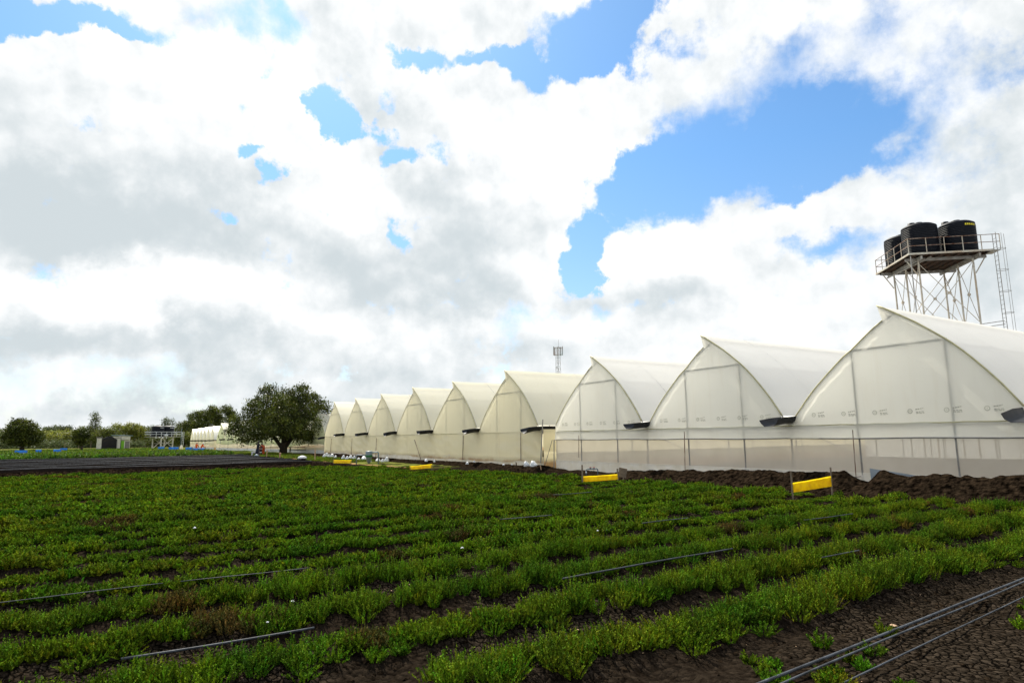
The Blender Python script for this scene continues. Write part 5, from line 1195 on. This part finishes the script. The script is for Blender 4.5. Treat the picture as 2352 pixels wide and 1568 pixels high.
# ---------------------------------------------------------------- people
def skinned(name, joints, edges, radii, mat, parent):
    me = bpy.data.meshes.new(name); me.from_pydata([Vector(j) for j in joints], edges, []); me.update()
    ob = bpy.data.objects.new(name, me); COL.objects.link(ob); ob.parent = parent
    sk = ob.modifiers.new('skin', 'SKIN'); sv = me.skin_vertices[0].data if me.skin_vertices else None
    if sv is None:
        bm = bmesh.new(); bm.from_mesh(me); bm.verts.layers.skin.verify(); bm.to_mesh(me); bm.free(); sv = me.skin_vertices[0].data
    for i, rr in enumerate(radii):
        sv[i].radius = (rr, rr) if not isinstance(rr, tuple) else rr
    sv[0].use_root = True
    ob.modifiers.new('sub', 'SUBSURF').levels = 1; ob.modifiers['sub'].render_levels = 2
    me.materials.append(mat); sk.use_smooth_shade = True
    return ob
def person(loc, rz, label, cloth, hat=None, bend=0.0, armf=0.3, stride=0.1, skirt=False):
    o = empty('person', loc, rz, label, 'person')
    # figure faces local +Y; bend tips the torso forward
    hip = Vector((0, 0, 0.92)); cb, sb = math.cos(bend), math.sin(bend)
    def T(v): v = Vector(v); return hip + Vector((v.x, v.y*cb+v.z*sb, v.z*cb-v.y*sb))
    chest = T((0, 0.02, 0.36)); neck = T((0, 0.02, 0.56)); head = T((0, 0.05, 0.70)); crown = T((0, 0.05, 0.81)); waist = T((0, 0, 0.16))
    J = [hip, waist, chest, neck, head, crown]; E = [(0, 1), (1, 2), (2, 3), (3, 4), (4, 5)]; Rr = [(0.15, 0.11), (0.13, 0.10), (0.17, 0.11), 0.055, 0.095, 0.075]
    CJ = [hip, waist, chest, T((0, 0.02, 0.50))]; CE = [(0, 1), (1, 2), (2, 3)]; CR = [(0.175, 0.135), (0.16, 0.125), (0.195, 0.13), 0.09]
    for s_ in (-1, 1):
        sh = T((0.19*s_, 0.02, 0.47)); elb = T((0.26*s_, 0.10+armf*0.3, 0.20)); ha = elb + Vector((-0.02*s_, armf*0.7, -0.22+0.1*armf))
        fin = ha + Vector((0, 0.05, -0.07))
        i = len(J); J += [sh, elb, ha, fin]; E += [(2, i), (i, i+1), (i+1, i+2), (i+2, i+3)]; Rr += [0.06, 0.042, 0.03, 0.028]
        for q_ in range(4):
            k = len(J); J += [fin + Vector(((q_-1.5)*0.018, 0.02, -0.05))]; E += [(i+3, k)]; Rr += [0.009]
        k = len(J); J += [ha + Vector((-0.03*s_, 0.045, -0.03))]; E += [(i+2, k)]; Rr += [0.011]
        i = len(CJ); CJ += [sh, elb, elb.lerp(ha, 0.8)]; CE += [(2, i), (i, i+1), (i+1, i+2)]; CR += [0.08, 0.06, 0.05]
        kn = Vector((0.11*s_, 0.05+stride*s_*0.5, 0.48)); an = Vector((0.12*s_, stride*s_-0.03, 0.08)); toe = an + Vector((0.01, 0.17, -0.04)); hp = Vector((0.09*s_, 0, 0.86))
        i = len(J); J += [hp, kn, an, toe]; E += [(0, i), (i, i+1), (i+1, i+2), (i+2, i+3)]; Rr += [0.09, 0.06, 0.042, 0.036]
        i = len(CJ); CJ += [hp, kn, an.lerp(kn, 0.12)]; CE += [(0, i), (i, i+1), (i+1, i+2)]; CR += [0.115, 0.085, 0.07]
    skinned('body', J, E, Rr, M['skin'], o)
    skinned('coverall', CJ, CE, CR, cloth, o)
    up_ = (crown-head).normalized()
    if hat:
        hb = MB().lathe([(0.17, 0.0), (0.165, 0.012), (0.112, 0.02), (0.108, 0.08), (0.07, 0.125), (0, 0.135)], n=16).build('hat', hat, o, True)
        hb.location = head + up_*0.03; hb.rotation_euler = up_.to_track_quat('Z', 'Y').to_euler()
    else:
        hb = MB().lathe([(0.098, -0.02), (0.105, 0.04), (0.09, 0.10), (0.05, 0.135), (0, 0.14)], n=14).build('hair', M['black'], o, True)
        hb.location = head + Vector((0, -0.02, 0)); hb.rotation_euler = up_.to_track_quat('Z', 'Y').to_euler()
    if skirt:
        MB().lathe([(0.17, 0.95), (0.22, 0.7), (0.27, 0.35), (0.30, 0.12)], n=18).build('apron', cloth, o, True)
    f = MB()
    for s_ in (-1, 1): f.box((0.12*s_, stride*s_+0.05, 0.045), (0.10, 0.27, 0.09))
    f.build('boots', M['black'], o)
    return o
d0 = math.atan2(-20, 100)
p = ground(450.5, 1037.5); person((p.x, p.y, 0), R(60), 'standing worker in bright orange coverall and red hat, seen from behind', M['orange'], M['red'], 0.12, 0.25, 0.10)
p = ground(461.8, 1037); person((p.x, p.y, 0), R(-20), 'bent worker in orange top with pale cap, right of the standing one', M['orange'], M['white'], 0.45, 0.6, 0.12)
p = at_depth(591.5, 1046, 85); pw = person((p.x, p.y, 0), R(20), 'tall worker in long dark clothes by the shade tree', M['navy'], None, 0.05, 0.5, 0.05, True)
pw.scale = (1.08, 1.08, 1.08)
p = at_depth(605, 1046, 86); pw = person((p.x, p.y, 0), R(110), 'stooping worker in dark orange coverall beside the dark dressed worker', M['rust_cloth'], None, 0.7, 0.7, 0.12)
pw.scale = (1.06, 1.06, 1.06)
g = at_depth(598.5, 1046, 87); g.z = 0; o = empty('crate', (g.x, g.y, 0), R(50), 'dark crate on legs between the two workers under the tree', 'crate')
MB().box((0, 0, 0.55), (0.6, 0.45, 0.5)).build('crate_body', M['dark_wood'], o); MB().box((0, 0, 0.83), (0.5, 0.35, 0.06)).build('lid', M['pvc'], o)
for x in (-0.26, 0.26):
    for y in (-0.18, 0.18): MB().box((x, y, 0.15), (0.06, 0.06, 0.3)).build('leg', M['dark_wood'], o)
peg(612, 1049, 0.85, 0.07, 'two pale posts right beside the stooping worker', 0.05, n=2)
peg(594.5, 1049, 1.15, 0.05, 'thin brown stick standing before the dark dressed worker', 0.03, 'wood')
g = ground(416, 1033.5); o = empty('parcel', (g.x, g.y, 0), 0, 'small pinkish parcel beyond the blue strips left of the workers', 'parcel')
MB().lathe([(0, 0), (0.35, 0.05), (0.32, 0.7), (0.22, 1.05), (0, 1.2)], n=10).build('wrapping', M['skirt'], o, True)

# ---------------------------------------------------------------- render limits
scene.render.engine = 'CYCLES'
scene.cycles.max_bounces = 8; scene.cycles.transparent_max_bounces = 12; scene.cycles.transmission_bounces = 6; scene.cycles.diffuse_bounces = 6
scene.cycles.use_denoising = True
